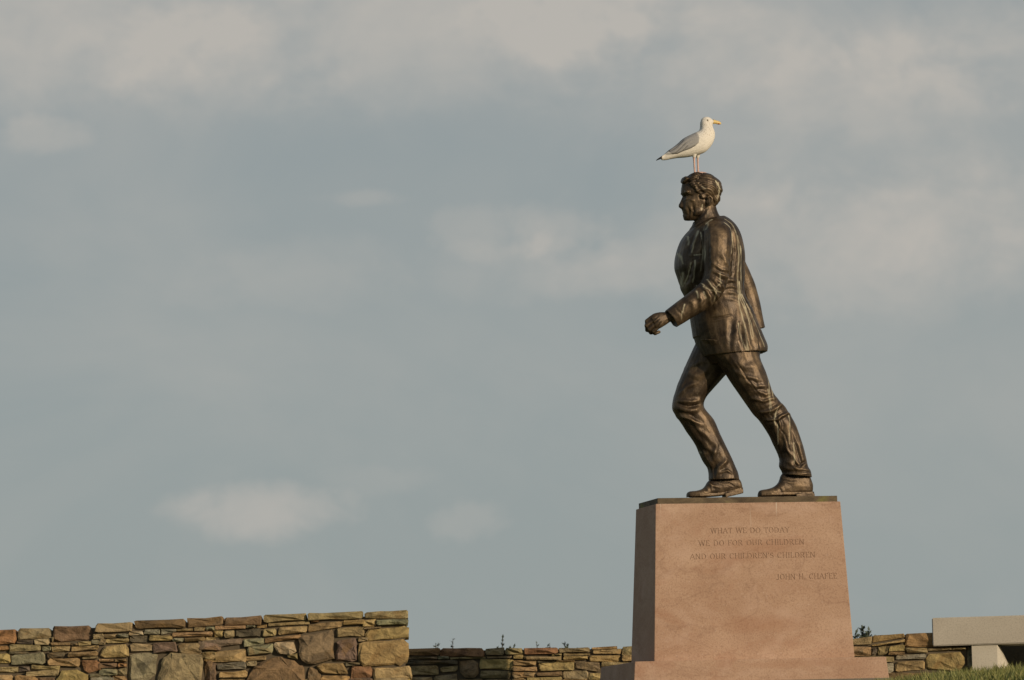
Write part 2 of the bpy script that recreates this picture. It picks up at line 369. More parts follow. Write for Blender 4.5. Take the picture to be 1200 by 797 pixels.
# ------------------------------------------------------------------ ground
def ground_z(x, y):
    x = np.asarray(x, float); y = np.asarray(y, float)
    def sp(t, k): return k*np.log1p(np.exp(np.clip(t/k, -40, 40)))         # soft ramp
    z = -.195 - .070*(sp(-2.9-y, .5) - sp(-42.5-y, 2.0)) - .10*(sp(y-14, 1.5) - sp(y-60, 3.0))
    t = np.clip((1.75-x)/1.6, 0, 1); z = z - .115*t*t*(3-2*t)*np.clip(1-np.abs(x)/40, 0, 1)
    return z + .012*np.sin(x*1.3+.4)*np.cos(y*1.1) + .008*np.sin(x*2.9+y*2.3)
def axis(lo, hi, flo, fhi, step):
    a = list(np.arange(flo, fhi+1e-6, step)); s = step; x = flo
    while x > lo: s *= 1.45; x -= s; a.insert(0, max(x, lo))
    s = step; x = a[-1]
    while x < hi: s *= 1.45; x += s; a.append(min(x, hi))
    return np.array(a)
gx = axis(-2500, 2500, -9, 9, .3); gy = axis(-2500, 2500, -44, 16, .4)
GX, GY = np.meshgrid(gx, gy); GZ = ground_z(GX, GY)
nx, ny = len(gx), len(gy); idx = np.arange(nx*ny).reshape(ny, nx)
gf = np.stack([idx[:-1, :-1], idx[:-1, 1:], idx[1:, 1:], idx[1:, :-1]], -1).reshape(-1, 4)
me = bpy.data.meshes.new('ground'); me.from_pydata(np.stack([GX, GY, GZ], -1).reshape(-1, 3).tolist(), [], gf.tolist()); smooth_shade(me)
link('ground', me, GROUND, kind='structure')

# ------------------------------------------------------------------ pedestal
ped = empty('pedestal', (0, 0, 0), PSI)
tag(ped, 'tapered pink granite pedestal with carved lettering under the bronze walking figure', 'pedestal')
W1, D1, Z1, WB, DB = 1.3435, .6195, 1.1121, 1.4533, .7291
PW, PD, PZ = 1.8142, 1.0848, -.155
def frustum(w0, d0, z0, w1, d1, z1, bev=.006):
    bm = bmesh.new()
    v = [bm.verts.new((sx*w/2, sy*d/2, z)) for w, d, z in ((w0, d0, z0), (w1, d1, z1)) for sx, sy in ((-1, -1), (1, -1), (1, 1), (-1, 1))]
    for f in ((3, 2, 1, 0), (4, 5, 6, 7), (0, 1, 5, 4), (1, 2, 6, 5), (2, 3, 7, 6), (3, 0, 4, 7)): bm.faces.new([v[i] for i in f])
    if bev: bmesh.ops.bevel(bm, geom=bm.edges[:], offset=bev, segments=2, affect='EDGES', profile=.6)
    me = bpy.data.meshes.new('m'); bm.to_mesh(me); bm.free(); return me
# carved letters: strokes of a plain roman capital, (x0,y0,x1,y1,thickness)
T_, t_ = .15, .07
def serif(x, y, wd=.26): return (x-wd/2, y, x+wd/2, y, .06)
GL = {
 'W': (1.15, [(.06, 1, .34, 0, T_), (.34, 0, .58, 1, t_), (.58, 1, .84, 0, T_), (.84, 0, 1.08, 1, t_), serif(.06, .97), serif(.58, .97), serif(1.08, .97)]),
 'H': (.85, [(.14, 0, .14, 1, T_), (.71, 0, .71, 1, T_), (.14, .52, .71, .52, t_)] + [serif(a, b) for a in (.14, .71) for b in (.03, .97)]),
 'A': (.88, [(.08, 0, .44, 1, t_), (.44, 1, .80, 0, T_), (.22, .36, .66, .36, t_), serif(.08, .03), serif(.80, .03)]),
 'T': (.75, [(.375, 0, .375, 1, T_), (.03, .96, .72, .96, t_), (.05, .96, .05, .78, t_), (.70, .96, .70, .78, t_), serif(.375, .03)]),
 'E': (.70, [(.14, 0, .14, 1, T_), (.05, .96, .62, .96, t_), (.14, .52, .50, .52, t_), (.05, .04, .64, .04, t_), (.62, .96, .62, .80, t_), (.64, .04, .64, .20, t_)]),
 'F': (.66, [(.14, 0, .14, 1, T_), (.05, .96, .62, .96, t_), (.14, .52, .50, .52, t_), (.62, .96, .62, .80, t_), serif(.14, .03)]),
 'L': (.66, [(.14, 0, .14, 1, T_), (.05, .04, .62, .04, t_), (.62, .04, .62, .22, t_), serif(.14, .97)]),
 'I': (.32, [(.16, 0, .16, 1, T_), serif(.16, .03), serif(.16, .97)]),
 'Y': (.80, [(.06, 1, .40, .45, T_), (.74, 1, .40, .45, t_), (.40, 0, .40, .48, T_), serif(.06, .97), serif(.74, .97), serif(.40, .03)]),
 'N': (.88, [(.12, 0, .12, 1, t_), (.12, 1, .74, 0, T_), (.74, 0, .74, 1, t_), serif(.10, .97), serif(.12, .03), serif(.74, .97)]),
 '.': (.28, [(.08, .06, .20, .06, .13)]), "'": (.22, [(.11, 1, .09, .74, .10)]), ' ': (.42, []),
}
def arc(cx, cy, rx, ry, a0, a1, k, th, tv):
    A = np.radians(np.linspace(a0, a1, k+1)); r = []
    for a, b in zip(A[:-1], A[1:]):
        r.append((cx+rx*math.cos(a), cy+ry*math.sin(a), cx+rx*math.cos(b), cy+ry*math.sin(b), tv+(th-tv)*abs(math.cos((a+b)/2))))
    return r
GL['O'] = (.90, arc(.45, .5, .36, .46, 0, 360, 12, T_, t_)); GL['C'] = (.82, arc(.45, .5, .36, .46, 50, 310, 9, T_, t_) + [(.70, .98, .70, .74, t_)])
GL['D'] = (.86, [(.14, 0, .14, 1, T_), (.05, .96, .36, .96, t_), (.05, .04, .36, .04, t_)] + arc(.36, .5, .40, .46, -90, 90, 7, T_, t_))
GL['R'] = (.82, [(.14, 0, .14, 1, T_), (.05, .96, .38, .96, t_), (.14, .50, .38, .50, t_), (.36, .50, .74, 0, T_), serif(.14, .03)] + arc(.38, .73, .24, .23, -90, 90, 6, T_, t_))
GL['U'] = (.86, [(.14, 1, .14, .34, T_), (.72, 1, .72, .34, t_), serif(.14, .97), serif(.72, .97)] + arc(.43, .34, .29, .31, 180, 360, 7, T_, t_))
GL['S'] = (.64, arc(.32, .73, .23, .23, 20, 270, 7, T_, t_) + arc(.32, .27, .24, .24, -160, 90, 7, T_, t_))
GL['J'] = (.46, [(.30, 1, .30, .15, T_), serif(.30, .97)] + arc(.16, .12, .14, .16, 180, 350, 4, T_, t_))
fl_n = Vector((0, -(Z1), -(DB-D1)/2)); 
fu = np.array([1., 0, 0]); fv = np.array([0, (DB-D1)/2, Z1]); fv /= np.linalg.norm(fv); fn = np.cross(fu, fv)     # outward
p_front = np.array([0, -DB/2, 0.])
def q_front(px, py):
    cl_ = to_local(CAM, (0, 0, 0)); d = ray(px, py); d = np.array([_c*d[0]+_s*d[1], -_s*d[0]+_c*d[1], d[2]])
    return cl_ + d*(np.dot(p_front-cl_, fn)/np.dot(d, fn))
cut = MB()
for txt, xa, xb, yt, yb in [('WHAT WE DO TODAY', 232, 740, 100, 135), ('WE DO FOR OUR CHILDREN', 155, 835, 178, 213),
                            ("AND OUR CHILDREN'S CHILDREN", 100, 905, 262, 297), ('JOHN H. CHAFEE', 655, 1045, 394, 430)]:
    f_ = 5.4545
    a = q_front(790+xa/f_, 600+yb/f_); b = q_front(790+xb/f_, 600+yb/f_); tp = q_front(790+xa/f_, 600+yt/f_)
    o3 = np.array([a[0], 0, 0]) ; base = p_front + fv*np.dot((a+b)/2-p_front, fv); hgt_ = np.linalg.norm(tp-a)
    wid = b[0]-a[0]; tot = sum(GL[ch][0]+.10 for ch in txt); sx = wid/(tot*hgt_)
    x = a[0]
    for ch in txt:
        wd, st = GL[ch]
        for k_, (x0, y0, x1, y1, th) in enumerate(st):
            A = np.array([x0*sx, y0])*hgt_; B = np.array([x1*sx, y1])*hgt_; d = B-A; ln = np.linalg.norm(d); d /= ln; nrm = np.array([-d[1], d[0]])*th*hgt_/2
            quad = [A+nrm-d*.0004, A-nrm-d*.0004, B-nrm+d*.0004, B+nrm+d*.0004]; dep = .0030+.00012*(k_ % 7)
            P = [base + fu*(x+u[0]) + fv*u[1] + fn*h for h in (.003, -dep) for u in quad]
            cut.add(P, [(0, 1, 2, 3), (7, 6, 5, 4), (0, 4, 5, 1), (1, 5, 6, 2), (2, 6, 7, 3), (3, 7, 4, 0)])
        x += (wd+.10)*hgt_*sx
sh_me = frustum(WB, DB, 0, W1, D1, Z1, .005); sh_me.materials.append(PINK)
shaft = link('shaft', sh_me, None)
cm = cut.mesh('cut'); cm.materials.append(LETTER); co = link('cut', cm)
bo = shaft.modifiers.new('b', 'BOOLEAN'); bo.object = co; bo.solver = 'EXACT'; bo.use_self = True; bo.operation = 'DIFFERENCE'; bo.material_mode = 'TRANSFER'
dg = bpy.context.evaluated_depsgraph_get(); dg.update()
nm = bpy.data.meshes.new_from_object(shaft.evaluated_get(dg)); shaft.modifiers.clear(); shaft.data = nm; nm.name = 'shaft'
bpy.data.objects.remove(co); shaft.parent = ped; shaft['label'] = 'pink granite block carved with four lines of capitals'
plm = frustum(PW+.03, PD+.03, PZ, PW, PD, -.001, .006); link('plinth', plm, PINK, ped)
link('foundation_slab', frustum(PW+.07, PD+.07, -.36, PW+.07, PD+.07, PZ+.004, .006), CONC, ped)

# ------------------------------------------------------------------ bronze figure
fig = empty('bronze_statue', (0, 0, ZC), PSI)
tag(fig, 'bronze statue of a striding man in an open jacket standing on pink pedestal', 'statue')
bmz = frustum(1.3098, .5855, Z1-ZC-.004, 1.3098, .5855, 0, .004)
v, n = get(bmz); bp = link('base_plate', bmz, None, fig)
def plate_mat():
    m, t, b = material('weathered_plate', .7, .25, .3); o = ocoord(t)
    n1 = noise_n(t, map_n(t, o, (7, 7, 16)), 1, 5, .65, .5); n2 = noise_n(t, map_n(t, o, (3, 3, 3), (4, 1, 0)), 1, 4, .6)
    c = ramp_n(t, n1, [(.3, (.055, .040, .026)), (.55, (.115, .088, .055)), (.75, (.20, .155, .095))])
    c = mix_n(t, math_n(t, 'MULTIPLY', ramp_n(t, n2, [(.56, 0.0), (.68, 1.0)]), .7), c, (.20, .20, .05))
    L(t, c, b.inputs['Base Color']); bump(t, b, n1, .5, .01); return m
bmz.materials.append(plate_mat())
bp['label'] = 'thin weathered bronze plate under the shoes, touched with moss'

NEAR, FAR = -.125, .125
# --- body: head, neck, trunk, arms, hands and legs as one surface (mostly under the clothes)
B = MB()
limb(B, [(800, 213, 838, 208, .070, 0), (798.8, 219, 841, 217, .086, 0), (798.3, 225.5, 842, 226, .090, 0), (800.2, 231, 842, 233, .088, 0), (799.6, 238, 838, 240, .086, 0),
         (799.4, 245, 836, 246, .078, 0), (800.6, 250.5, 831, 250, .066, 0), (801.2, 255.5, 824, 255, .050, 0), (804.5, 258.8, 816, 258.2, .026, 0)], 24)
B.loft([section(s, 12) for s in [(800.5, 228.5, 805, 228.5, .010, 0), (797.8, 235, 804, 235.5, .014, 0), (795.4, 240, 804, 240, .023, 0), (795.4, 242.5, 804, 243, .026, 0), (798.6, 245, 804, 245, .018, 0)]])
for sy in (-1, 1):
    B.ball(q(803.4, 225.8, 0)+[0, sy*.040, 0], (.024, .044, .014), rot=-.15)          # brow
    B.ball(q(809.5, 236.5, 0)+[0, sy*.060, 0], (.030, .024, .018), rot=.5)             # cheekbone
    B.ball(q(817, 248, 0)+[0, sy*.058, 0], (.052, .024, .034), rot=-.5)                # jaw
    B.ball(q(803.8, 231.5, 0)+[0, sy*.034, 0], (.012, .018, .012))                      # eyeball
    B.ball(q(827.3, 237.5, 0)+[0, sy*.098, 0], (.021, .014, .036), rot=.15)            # ear
    B.tube([q(825.0, 233.5, 0)+[0, sy*.108, 0], q(827.5, 231.5, 0)+[0, sy*.112, 0], q(830.2, 234.5, 0)+[0, sy*.112, 0], q(829.6, 239, 0)+[0, sy*.108, 0], q(827, 242.5, 0)+[0, sy*.102, 0]], .008)
B.ball(q(801.6, 248.3, 0), (.011, .030, .0065)); B.ball(q(802.0, 252.2, 0), (.012, .026, .0075)); B.ball(q(804, 256.3, 0), (.018, .030, .016))
limb(B, [(810, 246, 838, 240, .074, 0), (813.5, 256, 841, 250, .080, 0), (815, 264, 846, 258, .092, 0), (815, 272, 850, 266, .12, 0)], 20)
limb(B, [(815, 266, 852, 262, .13, 0), (803, 285, 862, 285, .20, 0), (799, 305, 864, 305, .21, 0), (808, 340, 862, 340, .18, 0), (815, 375, 868, 375, .17, 0), (822, 405, 878, 405, .17, 0), (835, 425, 872, 425, .12, 0)], 20)
nearR = [(832, 272, 848, 270, .06, -.22), (832, 305, 848, 305, .055, -.285), (830, 325, 846, 330, .05, -.292), (816, 343, 834, 352, .048, -.292), (795, 359, 805, 369.5, .042, -.278), (784, 365.5, 791, 377, .034, -.272)]
limb(B, nearR, 16)
# near hand: a loose fist, back of the hand towards the road
limb(B, [(786, 365.5, 792, 377.5, .033, -.272), (779.5, 365.8, 786.5, 376.8, .031, -.274), (772, 366.0, 780, 381.0, .034, -.278), (765.5, 367.6, 774.5, 384.6, .036, -.281), (761.8, 370.6, 769.5, 386.2, .030, -.283)], 16)
fr = .0150
for pts in [[(764.5, 371.5, -.285), (757.8, 376.5, -.276), (757.6, 382.4, -.238), (763.5, 384.5, -.224)],
            [(766, 375.5, -.292), (757.3, 381.8, -.282), (758.0, 387.2, -.242), (764.6, 388.2, -.228)],
            [(768.3, 379.5, -.292), (760.8, 386.2, -.284), (762.3, 390.0, -.248), (768.4, 389.6, -.234)],
            [(771, 383, -.288), (765.6, 388.6, -.282), (767.6, 391.0, -.254), (772.4, 389.0, -.242)]]:
    B.tube([q(*p) for p in pts], [fr*1.12, fr*1.05, fr*.96, fr*.82], 10)
B.tube([q(778, 370, -.25), q(770.5, 371.5, -.222), q(763, 376.5, -.214), q(760.0, 381.0, -.216)], [.022, .018, .0165, .013], 10)
# far arm, swept back, and its hand
limb(B, [(838, 272, 853, 270, .06, .22), (850, 305, 866, 303, .055, .30), (866, 345, 882, 344, .048, .32), (876, 372, 890, 371, .040, .308), (879, 384, 890, 384, .034, .30)], 16)
limb(B, [(879, 382, 890, 384, .033, .30), (876, 392, 889, 395, .036, .295), (873, 400, 886, 403, .03, .285)], 14)
for i in range(4):
    a = 885.0-i*3.3
    B.tube([q(a, 401+i*.5, .29-.004*i), q(a-3.5, 406+i*.3, .272), q(a-8, 405+i*.2, .252), q(a-9, 400.5, .246)], [fr*1.1, fr, fr*.95, fr*.8], 8)
B.tube([q(877, 391, .27), q(872, 397, .256), q(869, 402, .252)], [.02, .017, .013], 8)
# legs inside the trousers
limb(B, [(824, 405, 868, 410, .11, .09), (806, 446, 830, 449, .085, FAR), (795, 474, 818, 474, .075, FAR), (812, 504, 836, 506, .065, FAR), (836, 545, 856, 545, .05, FAR), (840, 566, 862, 566, .045, FAR)], 16)
limb(B, [(835, 408, 882, 410, .11, -.09), (866, 446, 894, 449, .085, NEAR), (886, 477, 914, 475, .075, NEAR), (904, 504, 926, 506, .065, NEAR), (922, 545, 941, 545, .05, NEAR), (922, 566, 945, 566, .045, NEAR)], 16)
bm_ = remesh(B, .0048, 3, .5)
fl = [([(801.5, 230.4), (804.5, 229.6), (809, 230.6)], 1.5, -.010), ([(800.5, 234.3), (804, 235.2), (808, 234)], .9, -.003), ([(800.2, 226.5), (804, 225.2), (810, 227.5)], 1.2, .004), ([(800, 244.6), (804, 247), (806, 252)], 1.0, -.005),
      ([(800.2, 250.3), (803, 250.3), (806, 251)], .8, -.006), ([(806.5, 242), (809, 247), (808.5, 253)], 1.0, -.006), ([(812, 241), (814, 247), (812, 254)], 1.1, -.006), ([(803.5, 228.3), (807, 228), (811, 229.5)], .9, -.006), ([(803, 232.6), (806, 232.2), (809, 232.4)], .7, .004), ([(826, 234.5), (828.3, 235), (828.2, 240), (826.3, 241.3)], .9, -.006),
      ([(833, 243), (826, 252), (818, 262)], 1.6, .005), ([(806, 220), (812, 219)], 1.0, -.002), ([(804, 217), (811, 215.5)], 1.0, -.002),
      ([(765, 370), (773, 367.5)], .9, .002), ([(767, 374.5), (776, 371)], .9, .002), ([(769.5, 378.5), (778, 375)], .9, .002), ([(772, 382.5), (780, 377.5)], .9, .002),
      ([(761.5, 373.6), (757, 379.5)], .8, -.004), ([(763.2, 377.8), (758.5, 384.2)], .8, -.004), ([(766.2, 381.5), (762.5, 388)], .8, -.004)]
folds(bm_, fl, -.08, 3, .0012, (40, 40, 40)); streaks(bm_, [[(828, 262), (824, 270)], [(823, 240), (822, 246)]], -.08)
link('body', bm_, BRONZE, fig)

# --- hair
Hh = MB()
Hh.ball(q(825.0, 220.5, 0), (.118, .117, .110), 24, 14, rot=.05)
Hh.ball(q(834.5, 222.5, 0), (.073, .098, .088), 20, 12, rot=.1)
Hh.ball(q(836.0, 233.0, 0), (.045, .086, .062), 18, 10, rot=.25)
Hh.ball(q(835.0, 239.5, 0), (.022, .070, .042), 16, 10, rot=.5)
Hh.ball(q(811.5, 209.5, 0), (.072, .088, .036), 18, 10, rot=-.55)
Hh.ball(q(802.0, 211.0, 0)+[0, -.012, 0], (.027, .066, .021), 16, 9, rot=-.5)
Hh.ball(q(799.9, 213.3, 0)+[0, -.02, 0], (.014, .045, .018), 14, 8)
for sy in (-1, 1):
    Hh.ball(q(815, 222, 0)+[0, sy*.080, 0], (.034, .026, .050), 14, 9, rot=-.5)
    Hh.ball(q(820.3, 231, 0)+[0, sy*.092, 0], (.024, .016, .030), 12, 8, rot=-.2)
    Hh.ball(q(809.5, 217.5, 0)+[0, sy*.074, 0], (.026, .022, .030), 12, 8, rot=-.7)
hm = remesh(Hh, .0045, 2, .5)
v, n = get(hm); cen = q(824, 241, 0); dx = v[:, 0]-cen[0]; dz = v[:, 2]-cen[2]; rr = np.hypot(dx, dz); nzh = vnoise(v, 51, 24)
topm = np.clip(n[:, 2]*1.5-.4, 0, 1)
lock = np.sin(150*rr + 2.6*nzh + 90*np.abs(v[:, 1])*topm + 8*dx); lock2 = np.sin(330*rr + 5*nzh + 20*dx)
v = v + n*(.0034*lock*(.6+.5*vnoise(v, 52, 30)) + .0014*lock2)[:, None]; put(hm, v)
folds(hm, [([(812, 215), (816, 222), (820, 227)], 1.2, .006), ([(817, 214), (822, 221), (826, 226)], 1.2, .006), ([(810, 217), (813, 224), (818, 231)], 1.2, .006), ([(836, 210), (842, 220), (840, 232), (836, 241)], 1.3, -.006),
           ([(823, 224), (825, 229), (830, 231)], 1.2, -.007)], -.1, 5, 0.0)
streaks(hm, [[(838.5, 212), (842, 219), (842.5, 227), (840, 235)], [(841, 214), (843.5, 222), (842, 230)], [(821, 219), (826, 222)]], -.08, 1.0)
link('hair', hm, BRONZE_HAIR, fig)

# --- shirt with collar
Sh = MB()
limb(Sh, [(812.6, 259.5, 845, 253.5, .094, 0), (811.5, 264, 848, 258, .108, 0), (808, 270, 852, 264, .13, 0), (803, 285, 860, 285, .2, 0), (801, 310, 862, 310, .2, 0), (803, 338, 862, 338, .2, 0), (807, 352, 862, 352, .2, 0),
          (810, 372, 866, 372, .2, 0), (811.8, 386, 872, 388, .2, 0), (813, 396, 874, 396, .18, 0)], 24, cap0=q(828, 261, 0))
sm = remesh(Sh, .006, 3); folds(sm, [([(808, 352), (811, 368), (813, 385)], 1.4, .004)], -.1, 8, .003)
streaks(sm, [], -.1); link('shirt', sm, BRONZE, fig)

# --- trousers
T = MB()
ch = q(848, 556, FAR); cn = q(934, 552, NEAR)
limb(T, [(818, 398, 880, 400, .16, .085), (809.5, 416, 864, 424, .15, .10), (802.5, 432, 851, 439, .138, .115), (796, 447, 838, 453, .128, FAR), (790.3, 464, 827, 466, .115, FAR), (788, 475.5, 824, 474.5, .108, FAR),
         (789.8, 483, 826.5, 481, .106, FAR), (797, 494, 836, 492.5, .104, FAR), (806, 507, 843.5, 509, .102, FAR), (816, 522, 851, 525, .098, FAR), (824, 539, 857.5, 538, .094, FAR), (829.8, 547, 861.5, 547.5, .092, FAR),
         (831.3, 555, 864.3, 554, .094, FAR), (831.4, 563, 866, 562, .097, FAR)], 22, cap1=ch)
limb(T, [(820, 398, 892, 408, .16, -.085), (836, 418, 889.5, 419, .15, -.10), (848.5, 434, 896.5, 436, .142, -.115), (856, 446, 901, 449, .135, NEAR), (865, 459, 905.5, 461, .126, NEAR), (875, 474, 915.5, 473.5, .117, NEAR),
         (882.5, 485, 923, 482.5, .112, NEAR), (889.5, 492, 929, 493, .108, NEAR), (898, 504, 934, 505, .104, NEAR), (908.3, 522.5, 940, 521.5, .10, NEAR), (913.8, 537, 943.8, 536, .096, NEAR), (913.6, 546, 946.4, 547, .096, NEAR),
         (916.8, 553, 949.6, 552.5, .098, NEAR), (917.3, 557, 951, 560, .10, NEAR)], 22, cap1=cn)
limb(T, [(815, 378, 866, 378, .19, 0), (816, 390, 876, 391, .20, 0), (819, 401, 886, 404, .212, 0), (822, 413, 888, 416, .212, 0), (832, 427, 885, 424, .17, 0)], 24)
tm = remesh(T, .0042, 4, .5)
R_, G_ = .011, -.011
tf = [([(799, 463), (811, 452), (822, 447)], 2.2, .013), ([(803, 468), (815, 469), (827, 466)], 1.8, .011), ([(799, 477), (813, 480), (825, 477)], 2.0, .012), ([(810, 434), (822, 440), (833, 432)], 2.4, .010),
      ([(797, 456), (804, 450), (810, 440)], 2.0, .007), ([(801, 471.5), (813, 474.5), (825, 472)], 1.3, -.010), ([(803, 424), (815, 428), (826, 421)], 2.6, .008),
      ([(796, 484), (812, 488), (828, 496)], 2.0, .012), ([(802, 490), (815, 511), (832, 529), (841, 545), (843.5, 562)], 1.7, .015), ([(814, 489), (828, 504), (843, 518)], 1.9, .011), ([(812, 498), (826, 514), (844, 530)], 1.8, .009),
      ([(847, 517), (843, 531), (840, 544)], 1.9, .008), ([(858, 537), (850, 546), (846, 558)], 1.8, .010), ([(834, 543), (836, 552), (838, 561)], 1.6, -.010), ([(850, 552), (858, 550), (864, 553)], 1.4, .008), ([(829, 545), (834, 548), (840, 549)], 1.3, .008),
      ([(852, 425), (868, 432), (886, 430)], 2.8, .006), ([(857, 437), (868, 443), (884, 446)], 2.4, .008), ([(868, 448), (880, 455), (899, 453)], 2.3, .009), ([(880, 460), (892, 464), (903, 461)], 1.8, .008), ([(876, 467), (890, 471.5), (909, 467)], 1.8, .012),
      ([(887, 485), (900, 483.5), (913, 476), (922, 479)], 1.8, .013), ([(893, 493), (906, 493), (918, 486), (927, 487)], 1.6, .012), ([(903, 498), (908, 518), (912, 540)], 1.8, .011),
      ([(908, 492), (910, 500), (909, 512)], 1.6, .011), ([(919, 497), (919, 520), (924, 544)], 2.1, .010), ([(930, 495), (934, 516), (938, 538)], 2.0, .008), ([(914, 512), (921, 530), (932, 546)], 1.7, .009), ([(923, 505), (930, 528), (936, 545)], 1.5, -.008),
      ([(914, 547), (925, 551), (941, 545)], 1.6, .011), ([(919, 541), (930, 551), (946, 552)], 1.6, .011), ([(921, 556), (934, 557), (948, 556)], 1.2, .008), ([(926, 545), (932, 548), (940, 541)], 1.4, -.009)]
tf += [([(858, 426), (872, 448), (891, 474)], .7, -.005), ([(897, 486), (915, 510), (930, 550)], .7, -.004)]
folds(tm, tf, -.12, 11, .0022, (18, 18, 8))
streaks(tm, [[(897, 438), (897, 458), (899, 480)], [(895, 458), (897.5, 474), (897, 486)], [(901, 452), (902, 470)], [(907, 499), (908, 512), (909.5, 522)], [(921, 488), (921, 505), (921, 522)], [(926, 520), (927, 545)],
             [(801, 441), (800, 455), (797, 466)], [(800, 488), (803, 498)], [(907, 478), (903, 492), (905, 500)], [(815, 511), (830, 528)]], -.12, .9, 0)
link('trousers', tm, BRONZE, fig)

# --- jacket
J = MB()
limb(J, [(824, 257.5, 848, 253.5, .10, 0), (817, 262.5, 853.5, 257.5, .17, 0), (810, 268, 860, 264.5, .225, 0), (803.5, 275, 865, 273, .25, 0), (797.8, 284, 868.5, 283, .258, 0), (793.3, 299, 871, 297, .262, 0), (792, 313, 871.5, 310, .262, 0),
         (794.8, 323, 871, 322, .258, 0), (800, 339, 870, 338, .25, 0), (806, 352, 872.5, 350, .244, 0), (809.5, 366, 880.5, 364, .244, 0), (811.5, 381, 887, 380, .250, 0), (815.2, 397, 893.5, 396, .260, 0), (820, 411, 897.5, 406.5, .268, 0),
         (823, 418.5, 897, 413.5, .270, 0)], 32, cap1=q(868, 395, 0))
limb(J, [(827, 263, 850, 259, .045, -.20), (825.5, 268, 854.5, 265, .085, -.235), (825, 276, 856.5, 274, .098, -.262), (824.8, 290, 856.5, 289, .098, -.284), (825, 305, 855.5, 304, .096, -.290), (825.5, 318, 854, 319, .093, -.294), (822.5, 329, 851, 333.5, .092, -.297),
         (815, 336.8, 844.5, 347.5, .090, -.298), (806.3, 343.8, 832.5, 359.8, .087, -.295), (798, 350.3, 820.5, 366.8, .083, -.289), (789, 357, 807.5, 374.8, .079, -.282), (782.5, 362, 796.5, 381.5, .076, -.276), (779.6, 364.3, 792.9, 383.8, .075, -.273)], 22, cap1=q(794, 369.5, -.276))
limb(J, [(832, 264, 852, 262, .045, .19), (832, 276, 862, 274, .09, .25), (836, 290, 866.5, 288, .095, .28), (843, 306, 871.5, 304, .095, .30), (853, 329, 882, 327, .09, .32), (861, 350, 888.3, 348, .086, .324), (869, 370, 892.6, 368, .08, .31), (875, 388.5, 896.3, 384.5, .075, .30)], 22, cap1=q(884, 376, .305))
jm = remesh(J, .0042, 4, .5)
jf = [([(826, 329), (836, 335), (845, 345)], 1.8, .013), ([(821, 333), (829, 344), (836, 355)], 1.7, .013), ([(816, 338), (823, 349), (827, 361)], 1.7, .012), ([(828, 321), (840, 326), (851, 328)], 1.9, .011), ([(827, 311), (838, 319), (849, 319)], 1.9, .008),
      ([(810, 343), (815, 355), (816, 367)], 1.7, .008), ([(800, 351), (806, 361), (806, 371)], 2.0, .006), ([(830, 331), (839, 338), (842, 346)], 1.1, -.010), ([(824, 339), (831, 351), (834, 356)], 1.1, -.009),
      ([(838, 300), (844, 308), (848, 316)], 2.0, .008), ([(785, 361), (792, 371), (797, 380)], .9, -.004),
      ([(824.5, 266), (823.5, 290), (823.5, 318), (820, 333)], 1.5, -.014), ([(855.5, 272), (857.5, 295), (855.5, 325)], 1.7, -.013),
      ([(832, 374), (844, 372), (855, 370)], 1.0, -.007), ([(848, 338), (856, 336), (864, 338)], 1.7, .007), ([(849, 344), (857, 343), (866, 346)], 1.6, .007), ([(848, 351), (858, 351), (868, 356)], 1.7, .006), ([(846, 333), (855, 329), (863, 330)], 1.5, .006),
      ([(862, 368), (860, 390), (856, 413)], 2.4, .009), ([(868, 372), (874, 395), (877, 412)], 2.2, .009), ([(850, 374), (849, 395), (850, 414)], 2.6, .010), ([(864, 380), (867, 396), (868, 412)], 1.5, -.008), ([(872, 350), (880, 372), (888, 398), (891, 411)], 1.4, -.010),
      ([(866, 300), (866, 325), (868, 348)], 1.6, .007), ([(862, 290), (860, 312), (861, 330)], 1.9, -.006), ([(883, 385), (887, 398), (886, 410)], 1.6, .007),
      ([(836, 257), (826, 264), (819, 271), (813, 286), (810, 300)], 1.6, .012), ([(821, 272), (820, 290), (818, 305)], 1.3, .008), ([(817, 305), (813, 325), (808, 345)], 2.0, .010), ([(808, 279), (803, 300), (805, 325)], 1.7, .009),
      ([(800, 293), (798, 312), (803, 333)], 1.6, -.008), ([(812, 306), (809, 325), (805, 342)], 1.2, -.008), ([(880, 330), (884, 350), (886, 368)], 2.0, .007), ([(874, 340), (876, 356), (882, 372)], 1.6, -.012), ([(852, 259), (858, 266), (862, 276)], 1.6, .005)]
folds(jm, jf, -.2, 21, .0020, (17, 17, 8))
streaks(jm, [[(851, 256), (857, 262), (862, 272), (864, 281)], [(846, 262), (853, 270), (855.5, 282), (855, 298)], [(864, 276), (865, 300), (864, 322), (864.5, 345)], [(868, 288), (868.5, 310), (869, 330), (868, 346)], [(864.5, 345), (866, 362), (871, 385), (874, 412)],
             [(868, 345), (874, 362), (880, 380), (881, 396)], [(863, 380), (866, 396), (872, 412)], [(870, 345), (879, 362), (889, 387), (896, 406)], [(866, 330), (867, 350), (873, 366)], [(872, 360), (877, 378), (879, 398)],
             [(837, 256), (829, 261.5), (824, 270)], [(819, 270), (813, 285), (811, 296)], [(821, 272), (822, 298), (820, 318)], [(813, 299.4), (820.5, 299)], [(804, 318), (806, 334), (804, 344)], [(810, 308), (807, 330), (805, 340)], [(810, 275), (808.5, 286)],
             [(801, 293), (803, 308)], [(814, 306), (813, 330)], [(836, 323), (837.5, 335), (833, 339)], [(823, 331), (827, 339), (833, 344), (838, 345)], [(818, 339), (825, 343), (831, 345)], [(793, 368), (793, 377)], [(796, 359), (793.5, 370)],
             [(832, 345), (831, 356)], [(810, 344), (811, 352)], [(817, 335), (821, 340)], [(884, 345), (882, 358)], [(878, 343), (880, 352)], [(852, 262), (856, 275), (858, 290)], [(818, 345), (820, 352)], [(859, 265), (866, 285), (868, 300)]], -.2, 1.0, 0)
